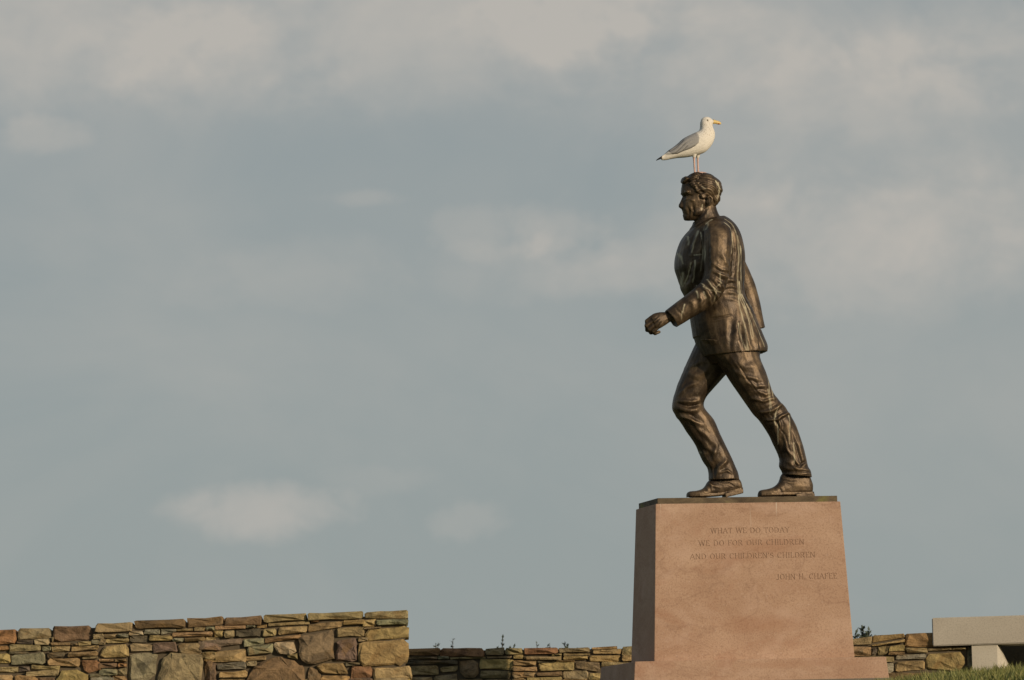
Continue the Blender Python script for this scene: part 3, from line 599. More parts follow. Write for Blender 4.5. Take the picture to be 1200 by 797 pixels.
link('jacket', jm, BRONZE, fig)

# --- shoes, each with its sole
def shoe(top, bot, dep, yc, solepts, heel):
    U = MB(); st = [(a[0], a[1], b[0], b[1], d, yc) for a, b, d in zip(top, bot, dep)]
    limb(U, st, 18); u = remesh(U, .0045, 2); v, n = get(u); v[:, 2] = np.maximum(v[:, 2], .004); put(u, v)
    folds(u, [([(top[3][0]-2, top[3][1]+1), (top[3][0]+2, 577)], 1.0, -.005), ([(top[4][0]-1, top[4][1]+2), (top[4][0]+3, 577)], 1.1, .006), ([(top[5][0]-6, top[5][1]+6), (top[5][0]+8, top[5][1]+9), (top[6][0], top[6][1]+12)], .9, -.005),
              ([(top[4][0]-3, top[4][1]+5), (top[5][0]-4, top[4][1]+8)], .9, .005)], yc, 31, .002, (30, 30, 30))
    streaks(u, [], yc); o = link('shoe', u, BRONZE, fig)
    K = MB(); rings = []
    for (px, py), d in solepts:
        p = q(px, py, yc); z0 = max(p[2]-.022, -.002); z1 = p[2]
        rings.append(np.array([(p[0], yc-d, z0), (p[0], yc+d, z0), (p[0], yc+d, z1), (p[0], yc-d, z1)]))
    K.loft(rings)
    p0, p1 = q(heel[0][0], heel[0][1], yc), q(heel[1][0], heel[1][1], yc)
    hz = lambda p: max(p[2]-.040, -.002)
    K.add([(p0[0], yc-.055, p0[2]-.012), (p0[0], yc+.055, p0[2]-.012), (p0[0], yc+.055, hz(p0)), (p0[0], yc-.055, hz(p0)), (p1[0], yc-.04, p1[2]-.012), (p1[0], yc+.04, p1[2]-.012), (p1[0], yc+.04, hz(p1)), (p1[0], yc-.04, hz(p1))],
          [(0, 1, 2, 3), (7, 6, 5, 4), (0, 4, 5, 1), (1, 5, 6, 2), (2, 6, 7, 3), (3, 7, 4, 0)])
    k = remesh(K, .004, 1); streaks(k, [], yc); link('sole', k, BRONZE, o)
shoe([(805, 578), (808, 576), (817, 575), (825, 571.5), (831, 563), (845, 558), (859, 558), (866.5, 562), (869, 568)], [(805.5, 581), (808, 583), (818, 583), (827, 583), (836, 582.5), (847, 581), (860, 577.5), (866.5, 575.5), (869.5, 573)],
     [.020, .044, .058, .058, .054, .052, .048, .042, .020], FAR,
     [((804.8, 579.5), .018), ((807, 578.6), .046), ((818, 578.6), .062), ((828, 578.6), .060), ((838, 578.0), .050), ((848, 576.5), .046), ((860, 573.5), .048), ((867, 571.8), .042), ((870, 571.0), .020)], ((848, 577), (869.6, 571.8)))
shoe([(888.8, 577), (891, 574.6), (900, 573), (907, 570.5), (913, 564.5), (917, 555), (932, 552), (947, 556), (952.0, 566)], [(889, 582), (891, 583), (901, 583), (909, 583), (917, 583), (926, 583), (936, 582), (947, 581), (952.4, 576)],
     [.020, .044, .058, .058, .054, .052, .050, .042, .020], NEAR,
     [((888.4, 579), .018), ((890.5, 577.8), .046), ((901, 577.6), .062), ((912, 577.4), .060), ((922, 577.0), .052), ((932, 576.8), .048), ((944, 576.6), .048), ((951, 576.4), .042), ((953.3, 576.2), .020)], ((931, 577.5), (953, 576.8)))

# ------------------------------------------------------------------ gull on the statue's head
gul = empty('gull', (0, 0, 0), PSI)
tag(gul, 'white gull with grey wings and yellow bill standing on the bronze head', 'gull')
Gb = MB()
limb(Gb, [(774.5, 184.2, 775.5, 187.8, .010, 0), (779, 180.5, 780, 187.8, .022, 0), (785, 175.6, 786, 186.6, .036, 0), (793.5, 169.4, 794, 185.3, .052, 0), (801, 162.6, 802, 184.8, .064, 0), (808.5, 158.4, 810, 183.6, .072, 0), (814.5, 155.6, 818, 181.6, .074, 0),
          (818.5, 153.4, 826, 178.6, .072, 0), (820.2, 151.2, 833, 171.5, .064, 0), (820.6, 149, 837, 163, .055, 0), (820.6, 146.5, 837.4, 155.5, .047, 0), (820.8, 143, 835, 148.8, .041, 0), (822.5, 140, 835, 144, .034, 0)], 24)
Gb.ball(q(828.4, 143.0, 0), (.0460, .0365, .0370), 18, 12, rot=.2)
Gb.ball(q(833.2, 142.6, 0), (.022, .020, .0165), 12, 8)
for sy, lx, fx in ((-1, 812.6, 814.2), (1, 816.8, 818.2)):
    y = sy*.022
    Gb.tube([q(lx+1, 178, y), q(lx+.8, 184, y)], [.024, .0125], 10)
    Gb.tube([q(lx+.6, 183, y), q(lx+1.0, 192, y), q(fx, 201.8, y)], [.0085, .0070, .0072], 8)
    hl = q(fx, 202.2, y)
    for a, ln in ((-.38, .052), (0, .058), (.38, .052)):
        Gb.tube([hl, hl+[ln*.5*math.cos(a), ln*.5*math.sin(a), .001], hl+[ln*math.cos(a), ln*math.sin(a), -.004]], [.0062, .0052, .0042], 6)
    web = [hl+[-.006, 0, .003]] + [hl+[.050*math.cos(a), .050*math.sin(a), -.001] for a in (-.38, 0, .38)]
    Gb.add([tuple(p+[0, 0, .002]) for p in web]+[tuple(p-[0, 0, .004]) for p in web], [(0, 1, 2), (0, 2, 3), (4, 6, 5), (4, 7, 6), (0, 4, 5, 1), (1, 5, 6, 2), (2, 6, 7, 3), (3, 7, 4, 0)])
# folded primaries beyond the tail
for sy in (-1, 1):
    Gb.loft([np.array([q(px, py-h, 0)+[0, sy*.012-.007, 0], q(px, py-h, 0)+[0, sy*.012+.007, 0], q(px, py+h, 0)+[0, sy*.012+.006, 0], q(px, py+h, 0)+[0, sy*.012-.006, 0]]) for px, py, h in ((782, 180.8, 1.6), (776, 184.2, 1.5), (772, 186.2, 1.0), (769.2, 187.8, .35))])
gm = remesh(Gb, .0024, 2, .5)
v, n = get(gm)
def inside(v, poly):
    x, z = v[:, 0], v[:, 2]; r = np.zeros(len(v), bool); j = len(poly)-1
    for i in range(len(poly)):
        a, b = poly[i], poly[j]
        k = ((a[1] > z) != (b[1] > z)); r ^= k & (x < (b[0]-a[0])*(z-a[1])/(b[1]-a[1]+1e-12)+a[0]); j = i
    return r
wing = pl([(817.5, 150), (817.8, 157), (819, 162), (818, 167.5), (814, 171.5), (808.5, 174.5), (801, 177.2), (794, 180.2), (786, 181.0), (780.5, 180.8), (776, 183), (770, 176), (795, 155)], -.05)
win = inside(v, wing)
edge_d, _ = poly_dist(v, wing)
lift = np.where(win, np.clip(edge_d/.010, 0, 1), 0)*np.clip(np.abs(n[:, 1])*1.5, 0, 1)
# feather rows on the wing
ax = pl([(818, 160), (778, 182)], -.05); u_ = (ax[1]-ax[0])/np.linalg.norm(ax[1]-ax[0]); al = (v[:, [0, 2]]-ax[0])@u_; ac = (v[:, [0, 2]]-ax[0])@np.array([-u_[1], u_[0]])
feather = np.abs(((ac*46 + .6*np.sin(al*22)) % 1)-.5)*2
v2 = v + n*(lift*(.008 + .0034*(feather-.5)*np.clip(al/.12, 0, 1)))[:, None]; put(gm, v2)
colr = np.tile(np.array([.80, .76, .68]), (len(v), 1))
colr[win] = (.34, .335, .33)
dk = win & (feather < .28) & (al > .10); colr[dk] = (.20, .195, .19)
low_ = win & (edge_d < .006) & (v[:, 2] < q(800, 172, 0)[2]); colr[low_] = (.17, .165, .16)
tert = inside(v, pl([(783, 176.5), (789, 181.2), (780, 182.5), (776, 182), (779, 178)], -.05)); colr[tert & win] = (.66, .64, .60)
prim = inside(v, pl([(776.2, 181.8), (775.6, 187.2), (772, 190), (766, 190), (767, 184)], -.02)); colr[prim] = (.018, .018, .020)
dark2 = inside(v, pl([(789, 172.8), (786, 177), (783.5, 178), (786, 172)], -.05)); colr[dark2] = (.10, .10, .10)
leg_ = v[:, 2] < q(815, 185.0, 0)[2]; leg_ &= (v[:, 0] > q(809, 190, 0)[0]); colr[leg_] = (.66, .46, .40)
hd = (v[:, 2] > q(828, 160, 0)[2]) & (v[:, 0] > q(820, 150, 0)[0])
spk = vnoise(v, 5, 260)+.6*vnoise(v, 9, 420); m_ = hd & (spk > .62) & (v[:, 2] < q(828, 140.5, 0)[2]); colr[m_] = (.46, .38, .29)
a = gm.attributes.new('tint', 'FLOAT_COLOR', 'POINT'); a.data.foreach_set('color', np.c_[colr, np.ones(len(v))].ravel())
mg, t, b = material('plumage', .75, 0, .2); at = t.nodes.new('ShaderNodeAttribute'); at.attribute_name = 'tint'
o_ = ocoord(t); L(t, mix_n(t, 1.0, at.outputs['Color'], ramp_n(t, noise_n(t, map_n(t, o_, (60, 60, 120)), 1, 4, .6), [(.3, .82), (.7, 1.05)]), 'MULTIPLY'), b.inputs['Base Color'])
bump(t, b, noise_n(t, map_n(t, o_, (90, 90, 160)), 1, 3, .6), .25, .004)
gm.materials.append(mg)
foot = q(816.5, 203, 0); 
gul.location = (0, 0, 0)
gparts = [link('body', gm, None)]
Bk = MB()
Bk.loft([section(s, 12) for s in resample([(835.6, 139.9, 835.6, 145.4, .0120, 0), (838.5, 140.8, 838.5, 145.2, .0095, 0), (841.5, 141.7, 841.5, 146.0, .0075, 0), (843.6, 142.6, 843.3, 146.0, .0060, 0), (845.1, 144.0, 844.8, 145.9, .0035, 0)], 3)])
bkm = Bk.mesh('beak'); smooth_shade(bkm)
mk, t, b = material('bill', .45, 0, .4); o_ = ocoord(t); nn_ = noise_n(t, o_, 60, 2)
L(t, mix_n(t, nn_, (.60, .42, .13), (.68, .52, .20)), b.inputs['Base Color']); bkm.materials.append(mk)
beak = link('beak', bkm, None); gparts.append(beak)
Sp = MB(); sp_ = q(842.0, 145.2, 0); 
for sy in (-1, 1): Sp.ball(sp_+[0, sy*.0056, 0], (.0075, .0032, .0052), 10, 6)
spm = Sp.mesh('bill_spot'); smooth_shade(spm); spot = link('bill_spot', spm, plain_mat('bill_red', (.30, .06, .02), (.40, .10, .03), 50, .5)); spot.parent = beak
EYE = plain_mat('eye', (.05, .04, .02), (.10, .08, .03), 30, .2)
for sy in (-1, 1):
    E_ = MB(); E_.ball(q(829.2, 141.0, sy*.0335), (.0062, .0045, .0058), 10, 8); em = E_.mesh('eye'); smooth_shade(em); gparts.append(link('eye', em, EYE))
# the empty stands at the gull's feet; its parts keep their figure-frame coordinates
fw = np.array([_c*foot[0]-_s*foot[1], _s*foot[0]+_c*foot[1], foot[2]+ZC]); gul.location = fw
for g_ in gparts: g_.parent = gul; g_.data.transform(Matrix.Translation(-Vector(foot)))
spot.data.transform(Matrix.Translation(-Vector(foot)))

# ------------------------------------------------------------------ dry stone walls
PAL = {k: tuple(min(c*1.27, .6) for c in v) for k, v in {'t': (.240, .193, .113), 'r': (.225, .132, .070), 'b': (.165, .118, .070), 'g': (.200, .190, .138), 'd': (.105, .090, .066), 'y': (.305, .235, .118), 'o': (.275, .192, .100), 'p': (.160, .120, .088), 'c': (.36, .30, .21)}.items()}
def crop(ox, oy, s, rows):
    out = []
    for r in rows:
        x0, x1, a, b_, c_, d_, k = r[:7]
        out.append(((ox+x0/s, oy+a/s), (ox+x1/s, oy+b_/s), (ox+x1/s, oy+d_/s), (ox+x0/s, oy+c_/s), k, r[7] if len(r) > 7 else 0))
    return out
def stone_mesh(corners, p0, nrm, depth, org, gap=.003, roundness=.16, proud=None, full=False):
    """corners: four wall-plane points TL TR BR BL (world). nrm points out of the wall."""
    P = [np.asarray(c, float) for c in corners]; K = len(P); ctr = sum(P)/K
    u = np.cross([0, 0, 1.], nrm)*-1; u /= np.linalg.norm(u); wv = np.array([0, 0, 1.])
    hz = [p[2] for p in P]; h = (max(hz)-min(hz)) if K > 4 else min(np.linalg.norm(P[3]-P[0]), np.linalg.norm(P[2]-P[1]))
    jt = min(.014, h*.10); P = [p+u*random.uniform(-jt, jt)+wv*random.uniform(-jt, jt)*(.35 if full else .8) for p in P]
    pts = []; cutd = min(.05, h*roundness)*(1 if K == 4 else .6)
    for i in range(K):
        a, b_, c_ = P[i-1], P[i], P[(i+1) % K]
        d1 = a-b_; l1 = np.linalg.norm(d1); d1 /= l1; d2 = c_-b_; l2 = np.linalg.norm(d2); d2 /= l2
        k1, k2 = min(cutd*random.uniform(.3, 2.3), l1*.34), min(cutd*random.uniform(.3, 2.3), l2*.34)
        pts.append(b_+d1*k1); pts.append(b_+d2*k2)
        if l2 > .17:
            for f in ((.5,) if l2 < .3 else (.33, .66)): pts.append(b_+d2*l2*(f+random.uniform(-.08, .08)))
    q2 = []
    for p in pts:
        r = p-ctr; L_ = np.linalg.norm(r); p = p - r/L_*gap*random.uniform(.3, 1.5) + (u*random.uniform(-1, 1)+wv*random.uniform(-1, 1))*min(.010, h*.06); q2.append(p)
    n = len(q2); pr = random.uniform(-.004, .019) if proud is None else proud
    tu, tw = random.uniform(-.10, .10), random.uniform(-.12, .12)
    ins = min(.016, h*.13)
    ring0, ring1, ring2 = [], [], []
    for p in q2:
        r = p-ctr; L_ = np.linalg.norm(r); tilt = np.dot(r, u)*tu+np.dot(r, wv)*tw
        ring0.append(p - nrm*depth); ring1.append(p + nrm*(pr+tilt-ins*random.uniform(.5, 1.2)))
        ring2.append(p - r/L_*ins*random.uniform(.7, 1.6) + nrm*(pr+tilt+random.uniform(-.009, .009)))
    v = ring0+ring1+ring2; f = []
    for k in range(2):
        for j in range(n): f.append((k*n+j, k*n+(j+1) % n, (k+1)*n+(j+1) % n, (k+1)*n+j))
    # front: two inner points give a ridge, so the face is not one plane
    ca = ctr - u*np.ptp([np.dot(p-ctr, u) for p in q2])*.18 + nrm*(pr+random.uniform(-.012, .028)); cb = ctr + u*np.ptp([np.dot(p-ctr, u) for p in q2])*.18 + nrm*(pr+random.uniform(-.012, .020))
    ia = len(v); v += [ca, cb]
    near = [0 if np.dot(p-ctr, u) < 0 else 1 for p in q2]
    for j in range(n):
        k = (j+1) % n
        if near[j] == near[k]: f.append((2*n+j, 2*n+k, ia+near[j]))
        else: f.append((2*n+j, 2*n+k, ia+near[k])); f.append((2*n+j, ia+near[k], ia+near[j]))
    me = bpy.data.meshes.new('stone'); me.from_pydata([tuple(p-org) for p in v], [], f); me.update()
    bm = bmesh.new(); bm.from_mesh(me); bmesh.ops.recalc_face_normals(bm, faces=bm.faces)
    fc = max(bm.faces, key=lambda F: F.calc_center_median().dot(Vector(nrm)))
    bm.normal_update()
    if fc.normal.dot(Vector(nrm)) < 0: bmesh.ops.reverse_faces(bm, faces=bm.faces)
    bm.to_mesh(me); bm.free(); return me
class Wall:
    def __init__(s, label, p0, nrm, thick):
        s.p0 = np.asarray(p0, float); s.n = np.asarray(nrm, float)/np.linalg.norm(nrm); s.th = thick
        s.root = empty('stone_wall', tuple(s.p0)); tag(s.root, label, 'wall'); s.count = 0
    def stone(s, cor, key, depth=None, back=0.0, **kw):
        P = [on_plane(x, y, s.p0-s.n*back, s.n) for x, y in cor]
        me = stone_mesh(P, s.p0, s.n, depth or s.th*.6, s.p0, full=depth is not None, **kw)
        o = link('stone', me, STONE, s.root); c = np.array(PAL[key])*random.uniform(.85, 1.15)*np.array([1, random.uniform(.95, 1.05), random.uniform(.9, 1.1)])
        o.color = (*c, 1); s.count += 1; return o
    def fill(s, x0, x1, ytop, ybot, slope, hs=(8, 15), ws=(16, 52), keys='ttyobgrpd', deep_top=False, back=0.0):
        y = ytop; first = True
        while y < ybot:
            h = random.uniform(*hs)*(1.25 if first else 1); x = x0 - random.uniform(0, 12)
            while x < x1:
                wd = random.uniform(*ws)*(1.2 if first else 1); e = min(x+wd, x1)
                if x1-e < 12: e = x1
                k = random.choice(keys); j = lambda: random.uniform(-.8, .8)
                f = lambda xx: slope*(xx-x0)
                s.stone(((x, y+f(x)+j()*(.4 if first else 1)), (e, y+f(e)+j()*(.4 if first else 1)), (e, y+h+f(e)+j()), (x, y+h+f(x)+j())), k, s.th if (first and deep_top) else None, back)
                x = e+.4
                if e >= x1: break
            y += h+.3; first = False
    def core(s, cor, d0=.024, d1=None):
        P = [on_plane(x, y, s.p0, s.n) for x, y in cor]; d1 = d1 or s.th-.03
        m = MB(); k = len(P); V = [p-s.n*d0-s.p0 for p in P]+[p-s.n*d1-s.p0 for p in P]
        m.add(V, [tuple(range(k)), tuple(range(2*k-1, k-1, -1))]+[(i, (i+1) % k, k+(i+1) % k, k+i) for i in range(k)])
        link('wall_core', m.mesh('wall_core'), EARTH, s.root)

TALL = Wall('taller dry stone wall of brown and tan stones ending in a squared corner', (-4.2, -1.2, 0), (.022, -1, 0), .50)
A = crop(0, 725, 9.23, [(-160, 175, 118, 110, 285, 265, 'r', 1), (190, 560, 108, 92, 228, 205, 't', 1), (575, 1008, 92, 75, 252, 243, 'b', 1), (365, 540, 225, 213, 282, 285, 't'), (180, 360, 235, 240, 268, 275, 'd'), (545, 578, 195, 195, 250, 250, 't'), (98, 445, 268, 285, 348, 345, 't'),
  (-160, 92, 292, 290, 352, 345, 'r'), (458, 556, 296, 290, 347, 350, 'g'), (560, 762, 292, 292, 358, 352, 't'), (545, 760, 258, 260, 288, 288, 'b'), (765, 842, 264, 262, 291, 290, 't'), (846, 992, 250, 246, 290, 287, 't'),
  (1003, 1130, 168, 164, 218, 214, 't'), (990, 1145, 222, 220, 283, 286, 'g'), (768, 1072, 298, 288, 352, 338, 'y'), (115, 505, 388, 362, 500, 492, 'g'), (-160, 115, 380, 378, 488, 492, 'y'), (508, 705, 366, 360, 428, 412, 'd'), (728, 1062, 360, 350, 416, 408, 'o'),
  (512, 862, 428, 416, 508, 528, 'o'), (885, 1062, 416, 408, 440, 430, 't'), (-160, 200, 508, 525, 592, 582, 't'), (205, 330, 512, 512, 575, 562, 'd'), (330, 650, 496, 510, 548, 552, 't'), (275, 640, 575, 548, 625, 612, 't'),
  (-160, 148, 600, 606, 720, 720, 'o'), (158, 425, 602, 625, 720, 720, 'o'), (428, 592, 632, 634, 720, 720, 'b'), (965, 1195, 600, 575, 640, 628, 'g'), (970, 1240, 645, 634, 720, 715, 'g'), (95, 310, 350, 350, 382, 380, 'd')])
A += crop(120, 717, 9.23, [(-78, 330, 130, 112, 228, 210, 't', 1), (345, 905, 95, 72, 182, 175, 'b', 1), (918, 1300, 68, 48, 168, 152, 'b', 1), (-20, 163, 240, 238, 282, 280, 't'), (165, 285, 234, 234, 285, 282, 'g'), (285, 447, 216, 212, 258, 252, 'c'), (450, 628, 192, 192, 243, 242, 'g'),
  (633, 800, 188, 186, 243, 214, 'g'), (40, 287, 287, 285, 343, 332, 't'), (-45, 36, 288, 288, 356, 350, 't'), (290, 497, 268, 256, 332, 338, 'd'), (500, 756, 252, 248, 317, 312, 'y'), (750, 1195, 226, 212, 272, 263, 'o'), (800, 982, 182, 178, 210, 207, 't'), (985, 1112, 170, 168, 208, 206, 't'),
  (1115, 1290, 165, 158, 206, 200, 'g'), (758, 880, 284, 283, 326, 326, 'g'), (884, 1112, 278, 272, 317, 313, 'b'), (1115, 1230, 275, 272, 315, 310, 't'), (-15, 298, 372, 352, 504, 502, 'y'), (300, 540, 336, 345, 428, 424, 't'), (534, 812, 334, 324, 448, 432, 'p'), (818, 1066, 346, 330, 452, 472, 't'),
  (1066, 1300, 325, 316, 424, 412, 'p'), (270, 602, 434, 436, 745, 728, 'g'), (1090, 1245, 520, 545, 800, 800, 'b'), (1082, 1235, 426, 424, 512, 535, 't'), (-40, 127, 508, 510, 542, 542, 'o'), (130, 270, 508, 512, 543, 545, 'b'), (-40, 162, 552, 550, 612, 606, 'b'),
  (165, 262, 553, 553, 606, 602, 'r'), (-40, 168, 620, 616, 700, 692, 'g'), (170, 266, 612, 610, 684, 682, 't'), (105, 268, 692, 688, 770, 765, 'o'), (-40, 100, 706, 702, 770, 770, 'g')])
A += crop(240, 710, 9.16, [(212, 617, 124, 98, 208, 202, 'b', 1), (632, 1092, 95, 78, 183, 152, 't', 1), (675, 1130, 188, 155, 222, 198, 't'), (15, 106, 224, 220, 268, 264, 'g'), (110, 440, 215, 213, 254, 250, 'o'), (445, 550, 210, 206, 238, 234, 'g'), (555, 670, 210, 200, 242, 236, 'o'), (-40, 82, 274, 278, 334, 328, 'o'),
  (85, 204, 270, 262, 342, 338, 'y'), (206, 325, 262, 260, 342, 338, 't'), (328, 607, 266, 238, 342, 328, 'd'), (622, 778, 246, 240, 337, 322, 't'), (786, 1106, 232, 204, 314, 292, 'y'), (645, 1035, 347, 308, 398, 350, 'o'), (-70, 402, 372, 348, 478, 412, 'p'), (403, 638, 360, 334, 446, 418, 'g'), (458, 738, 446, 404, 533, 512, 'g'),
  (-10, 452, 500, 455, 604, 592, 'y'), (425, 662, 546, 534, 592, 578, 'y'), (885, 1000, 530, 505, 552, 578, 't'), (130, 442, 622, 600, 694, 672, 'g'), (445, 560, 602, 592, 655, 645, 't'), (150, 452, 712, 690, 778, 772, 'o'), (155, 455, 786, 780, 850, 850, 'b'), (30, 128, 605, 640, 850, 850, 'p'),
  (1105, 1260, 655, 672, 850, 850, 'b')])
A += crop(355, 708, 8.95, [(45, 630, 98, 73, 168, 152, 't', 1), (643, 1108, 84, 60, 148, 152, 't', 2), (78, 172, 165, 164, 198, 192, 'r'), (52, 422, 216, 172, 298, 238, 'o'), (424, 642, 172, 160, 218, 212, 'o'), (624, 768, 172, 150, 238, 228, 'y'), (770, 1110, 164, 154, 223, 211, 'g', 2), (640, 822, 246, 236, 264, 252, 't'),
  (352, 652, 252, 230, 344, 344, 't'), (655, 1114, 270, 222, 388, 348, 'y', 2), (580, 682, 352, 350, 392, 388, 't'), (585, 1126, 400, 362, 655, 650, 'y', 2), (500, 735, 655, 660, 785, 772, 'r'), (738, 1138, 668, 648, 792, 775, 'y', 2),
  (178, 492, 745, 755, 850, 850, 'o'), (442, 602, 612, 608, 655, 635, 'd'), (500, 800, 797, 790, 880, 870, 'o'), (803, 1142, 792, 778, 880, 870, 'y', 2)])
for c0, c1, c2, c3, k, fl_ in A:
    TALL.stone((c0, c1, c2, c3), k, {0: None, 1: .5, 2: .5}[fl_], gap=.0022)
for ox, oy, sc, k, poly in [
    (0, 725, 9.23, 'y', [(600, 720), (640, 565), (690, 542), (860, 540), (962, 612), (962, 720)]), (0, 725, 9.23, 'r', [(860, 470), (885, 438), (1078, 432), (1082, 570), (965, 582), (905, 545)]),
    (120, 717, 9.23, 't', [(575, 800), (600, 640), (640, 520), (720, 445), (800, 450), (1075, 480), (1088, 570), (1090, 800)]), (240, 710, 9.16, 'c', [(735, 430), (758, 396), (972, 394), (986, 500), (900, 527), (785, 508)]),
    (240, 710, 9.16, 'b', [(452, 850), (470, 720), (540, 640), (640, 572), (760, 532), (880, 545), (1000, 600), (1070, 660), (1098, 720), (1105, 850)]),
    (355, 708, 8.95, 'p', [(-62, 480), (-50, 355), (20, 325), (200, 292), (332, 284), (322, 420), (312, 602), (60, 616), (-40, 562)]), (355, 708, 8.95, 'p', [(332, 420), (348, 354), (560, 360), (584, 500), (600, 606), (500, 608), (350, 582)]),
    (355, 708, 8.95, 'o', [(125, 652), (180, 618), (420, 612), (492, 732), (380, 748), (180, 717)])]:
    TALL.stone([(ox+x/sc, oy+y/sc) for x, y in poly], k, gap=.0022, proud=random.uniform(.012, .03))
TALL.fill(-140, -18, 744, 858, -.03, deep_top=True)
TALL.fill(-18, 481, 805.5, 858, -.026, hs=(10, 15))
TALL.core([(-138, 747), (0, 742), (240, 728), (474, 721), (477, 856), (-138, 866)])

LOW = Wall('lower dry stone wall running behind the pedestal and the bench', (0, 2.7, 0), (0, -1, 0), .45)
Bw = crop(478, 740, 9.09, [(-80, 340, 185, 174, 253, 257, 'r', 1), (342, 818, 174, 178, 262, 266, 'r', 1), (826, 1032, 180, 174, 252, 248, 't', 1), (1034, 1232, 178, 174, 248, 243, 't', 1), (-40, 316, 262, 264, 298, 300, 't'), (318, 442, 262, 266, 298, 298, 'g'), (445, 832, 276, 268, 300, 288, 't'), (-40, 532, 308, 304, 358, 352, 'd'),
  (-40, 332, 372, 364, 478, 468, 't'), (345, 532, 374, 360, 444, 434, 't'), (536, 762, 308, 300, 504, 494, 'b'), (758, 1135, 300, 290, 400, 412, 'y'), (1112, 1235, 308, 303, 368, 362, 'o'), (1100, 1235, 374, 372, 428, 424, 'o'), (765, 1100, 418, 424, 500, 502, 't'), (-40, 262, 488, 484, 570, 570, 'y'), (268, 530, 484, 448, 570, 560, 't'),
  (532, 806, 508, 504, 580, 575, 't'), (1104, 1235, 432, 430, 494, 492, 'o'), (838, 1112, 262, 256, 288, 284, 't'), (1118, 1232, 254, 250, 294, 290, 'y'), (808, 1102, 508, 506, 580, 575, 't'), (1106, 1235, 500, 500, 570, 570, 'y')])
Bw += crop(600, 740, 8.276, [(114, 445, 160, 158, 225, 216, 'r', 1), (448, 752, 158, 150, 208, 202, 't', 1), (772, 1022, 156, 140, 177, 168, 'o', 1), (778, 1062, 182, 168, 218, 218, 'y'), (1064, 1240, 150, 140, 228, 225, 't', 1), (385, 485, 222, 210, 237, 236, 'y'), (132, 484, 240, 240, 278, 277, 't'), (495, 734, 240, 238, 273, 272, 'y'), (738, 1058, 234, 228, 293, 302, 'y'), (1062, 1240, 232, 230, 292, 290, 'y'),
  (495, 762, 212, 210, 234, 232, 't'), (112, 130, 240, 240, 268, 266, 't'), (5, 238, 282, 280, 333, 332, 'o'), (245, 422, 284, 288, 304, 302, 'd'), (256, 612, 312, 298, 384, 374, 'y'), (430, 612, 282, 280, 300, 296, 'o'), (616, 862, 290, 302, 362, 392, 't'), (866, 1240, 298, 300, 345, 345, 't'), (5, 248, 343, 338, 388, 386, 'o'), (5, 236, 394, 394, 454, 452, 't'), (238, 484, 402, 384, 434, 432, 'b'),
  (486, 738, 390, 380, 456, 462, 't'), (742, 905, 402, 400, 474, 472, 'y'), (908, 1240, 352, 350, 410, 410, 'y'), (908, 1240, 416, 416, 474, 474, 'o'), (145, 484, 455, 440, 505, 505, 'y'), (5, 140, 460, 458, 505, 505, 't'), (488, 742, 468, 470, 525, 525, 'o'), (746, 1240, 480, 478, 525, 525, 't')])
Bw += crop(1000, 715, 6, [(-90, 132, 210, 184, 246, 242, 't', 1), (136, 362, 180, 164, 228, 194, 'o', 1), (366, 602, 164, 158, 260, 262, 'o', 1), (130, 362, 246, 205, 254, 226, 'y'), (168, 244, 258, 254, 314, 312, 't'), (246, 362, 258, 240, 290, 288, 'y'), (366, 522, 264, 264, 302, 300, 't'), (248, 362, 294, 292, 318, 316, 'b'), (298, 518, 318, 305, 350, 344, 'g'), (286, 508, 366, 350, 438, 424, 'y'),
  (512, 790, 292, 280, 428, 424, 'y'), (-90, 122, 262, 260, 322, 322, 'o'), (126, 166, 262, 262, 316, 316, 'd'), (524, 692, 264, 264, 288, 280, 't'), (698, 792, 262, 262, 278, 278, 't'), (793, 842, 258, 258, 418, 418, 'g'), (-90, 292, 328, 324, 368, 366, 't'), (-90, 282, 374, 372, 440, 440, 'g')])
for c0, c1, c2, c3, k, fl_ in Bw:
    LOW.stone((c0, c1, c2, c3), k, .45 if fl_ else None, gap=.0022)
LOW.fill(751, 983, 756.5, 803, -.040, deep_top=True)
LOW.fill(330, 467, 762.5, 806, -.02, deep_top=True)
LOW.fill(330, 985, 807, 866, -.022)
LOW.fill(985, 1140, 790, 856, -.02)
LOW.core([(336, 767), (472, 763), (745, 760), (985, 752), (1090, 744.5), (1092, 756), (1137, 755), (1137, 858), (336, 870)])
LOW.core([(1128, 744), (1328, 739), (1328, 852), (1128, 857)], .62, 1.0)

# ------------------------------------------------------------------ granite bench
bp0 = on_plane(1093, 757.2, (0, 2.655, 0), (0, -1, 0)); bp1 = on_plane(1093, 724.2, (0, 2.655, 0), (0, -1, 0))
bench = empty('stone_bench', (bp0[0], 2.655, ground_z(bp0[0]+1, 2.8).item()), -.11); tag(bench, 'pale granite slab bench on flared stone legs beside the pink pedestal', 'bench')
zb = bench.location.z; th_ = bp1[2]-bp0[2]
def prism(name, pts2, y0f, y1f, bev=.006):
    pass
bm = bmesh.new(); bmesh.ops.create_cube(bm, size=1)
for vv in bm.verts: vv.co = Vector(((vv.co.x+.5)*2.1, (vv.co.y+.5)*.50, (vv.co.z+.5)*th_+bp0[2]-zb))
bmesh.ops.bevel(bm, geom=bm.edges[:], offset=.007, segments=2, affect='EDGES')
me = bpy.data.meshes.new('seat'); bm.to_mesh(me); bm.free(); link('seat', me, PALE, bench)
top = bp0[2]-zb+.002
l0 = on_plane(1138.2, 758, (0, 2.68, 0), (0, -1, 0))[0]-bp0[0]; l1 = on_plane(1167.8, 758, (0, 2.68, 0), (0, -1, 0))[0]-bp0[0]; l2 = on_plane(1191, 783, (0, 2.68, 0), (0, -1, 0))[0]-bp0[0]
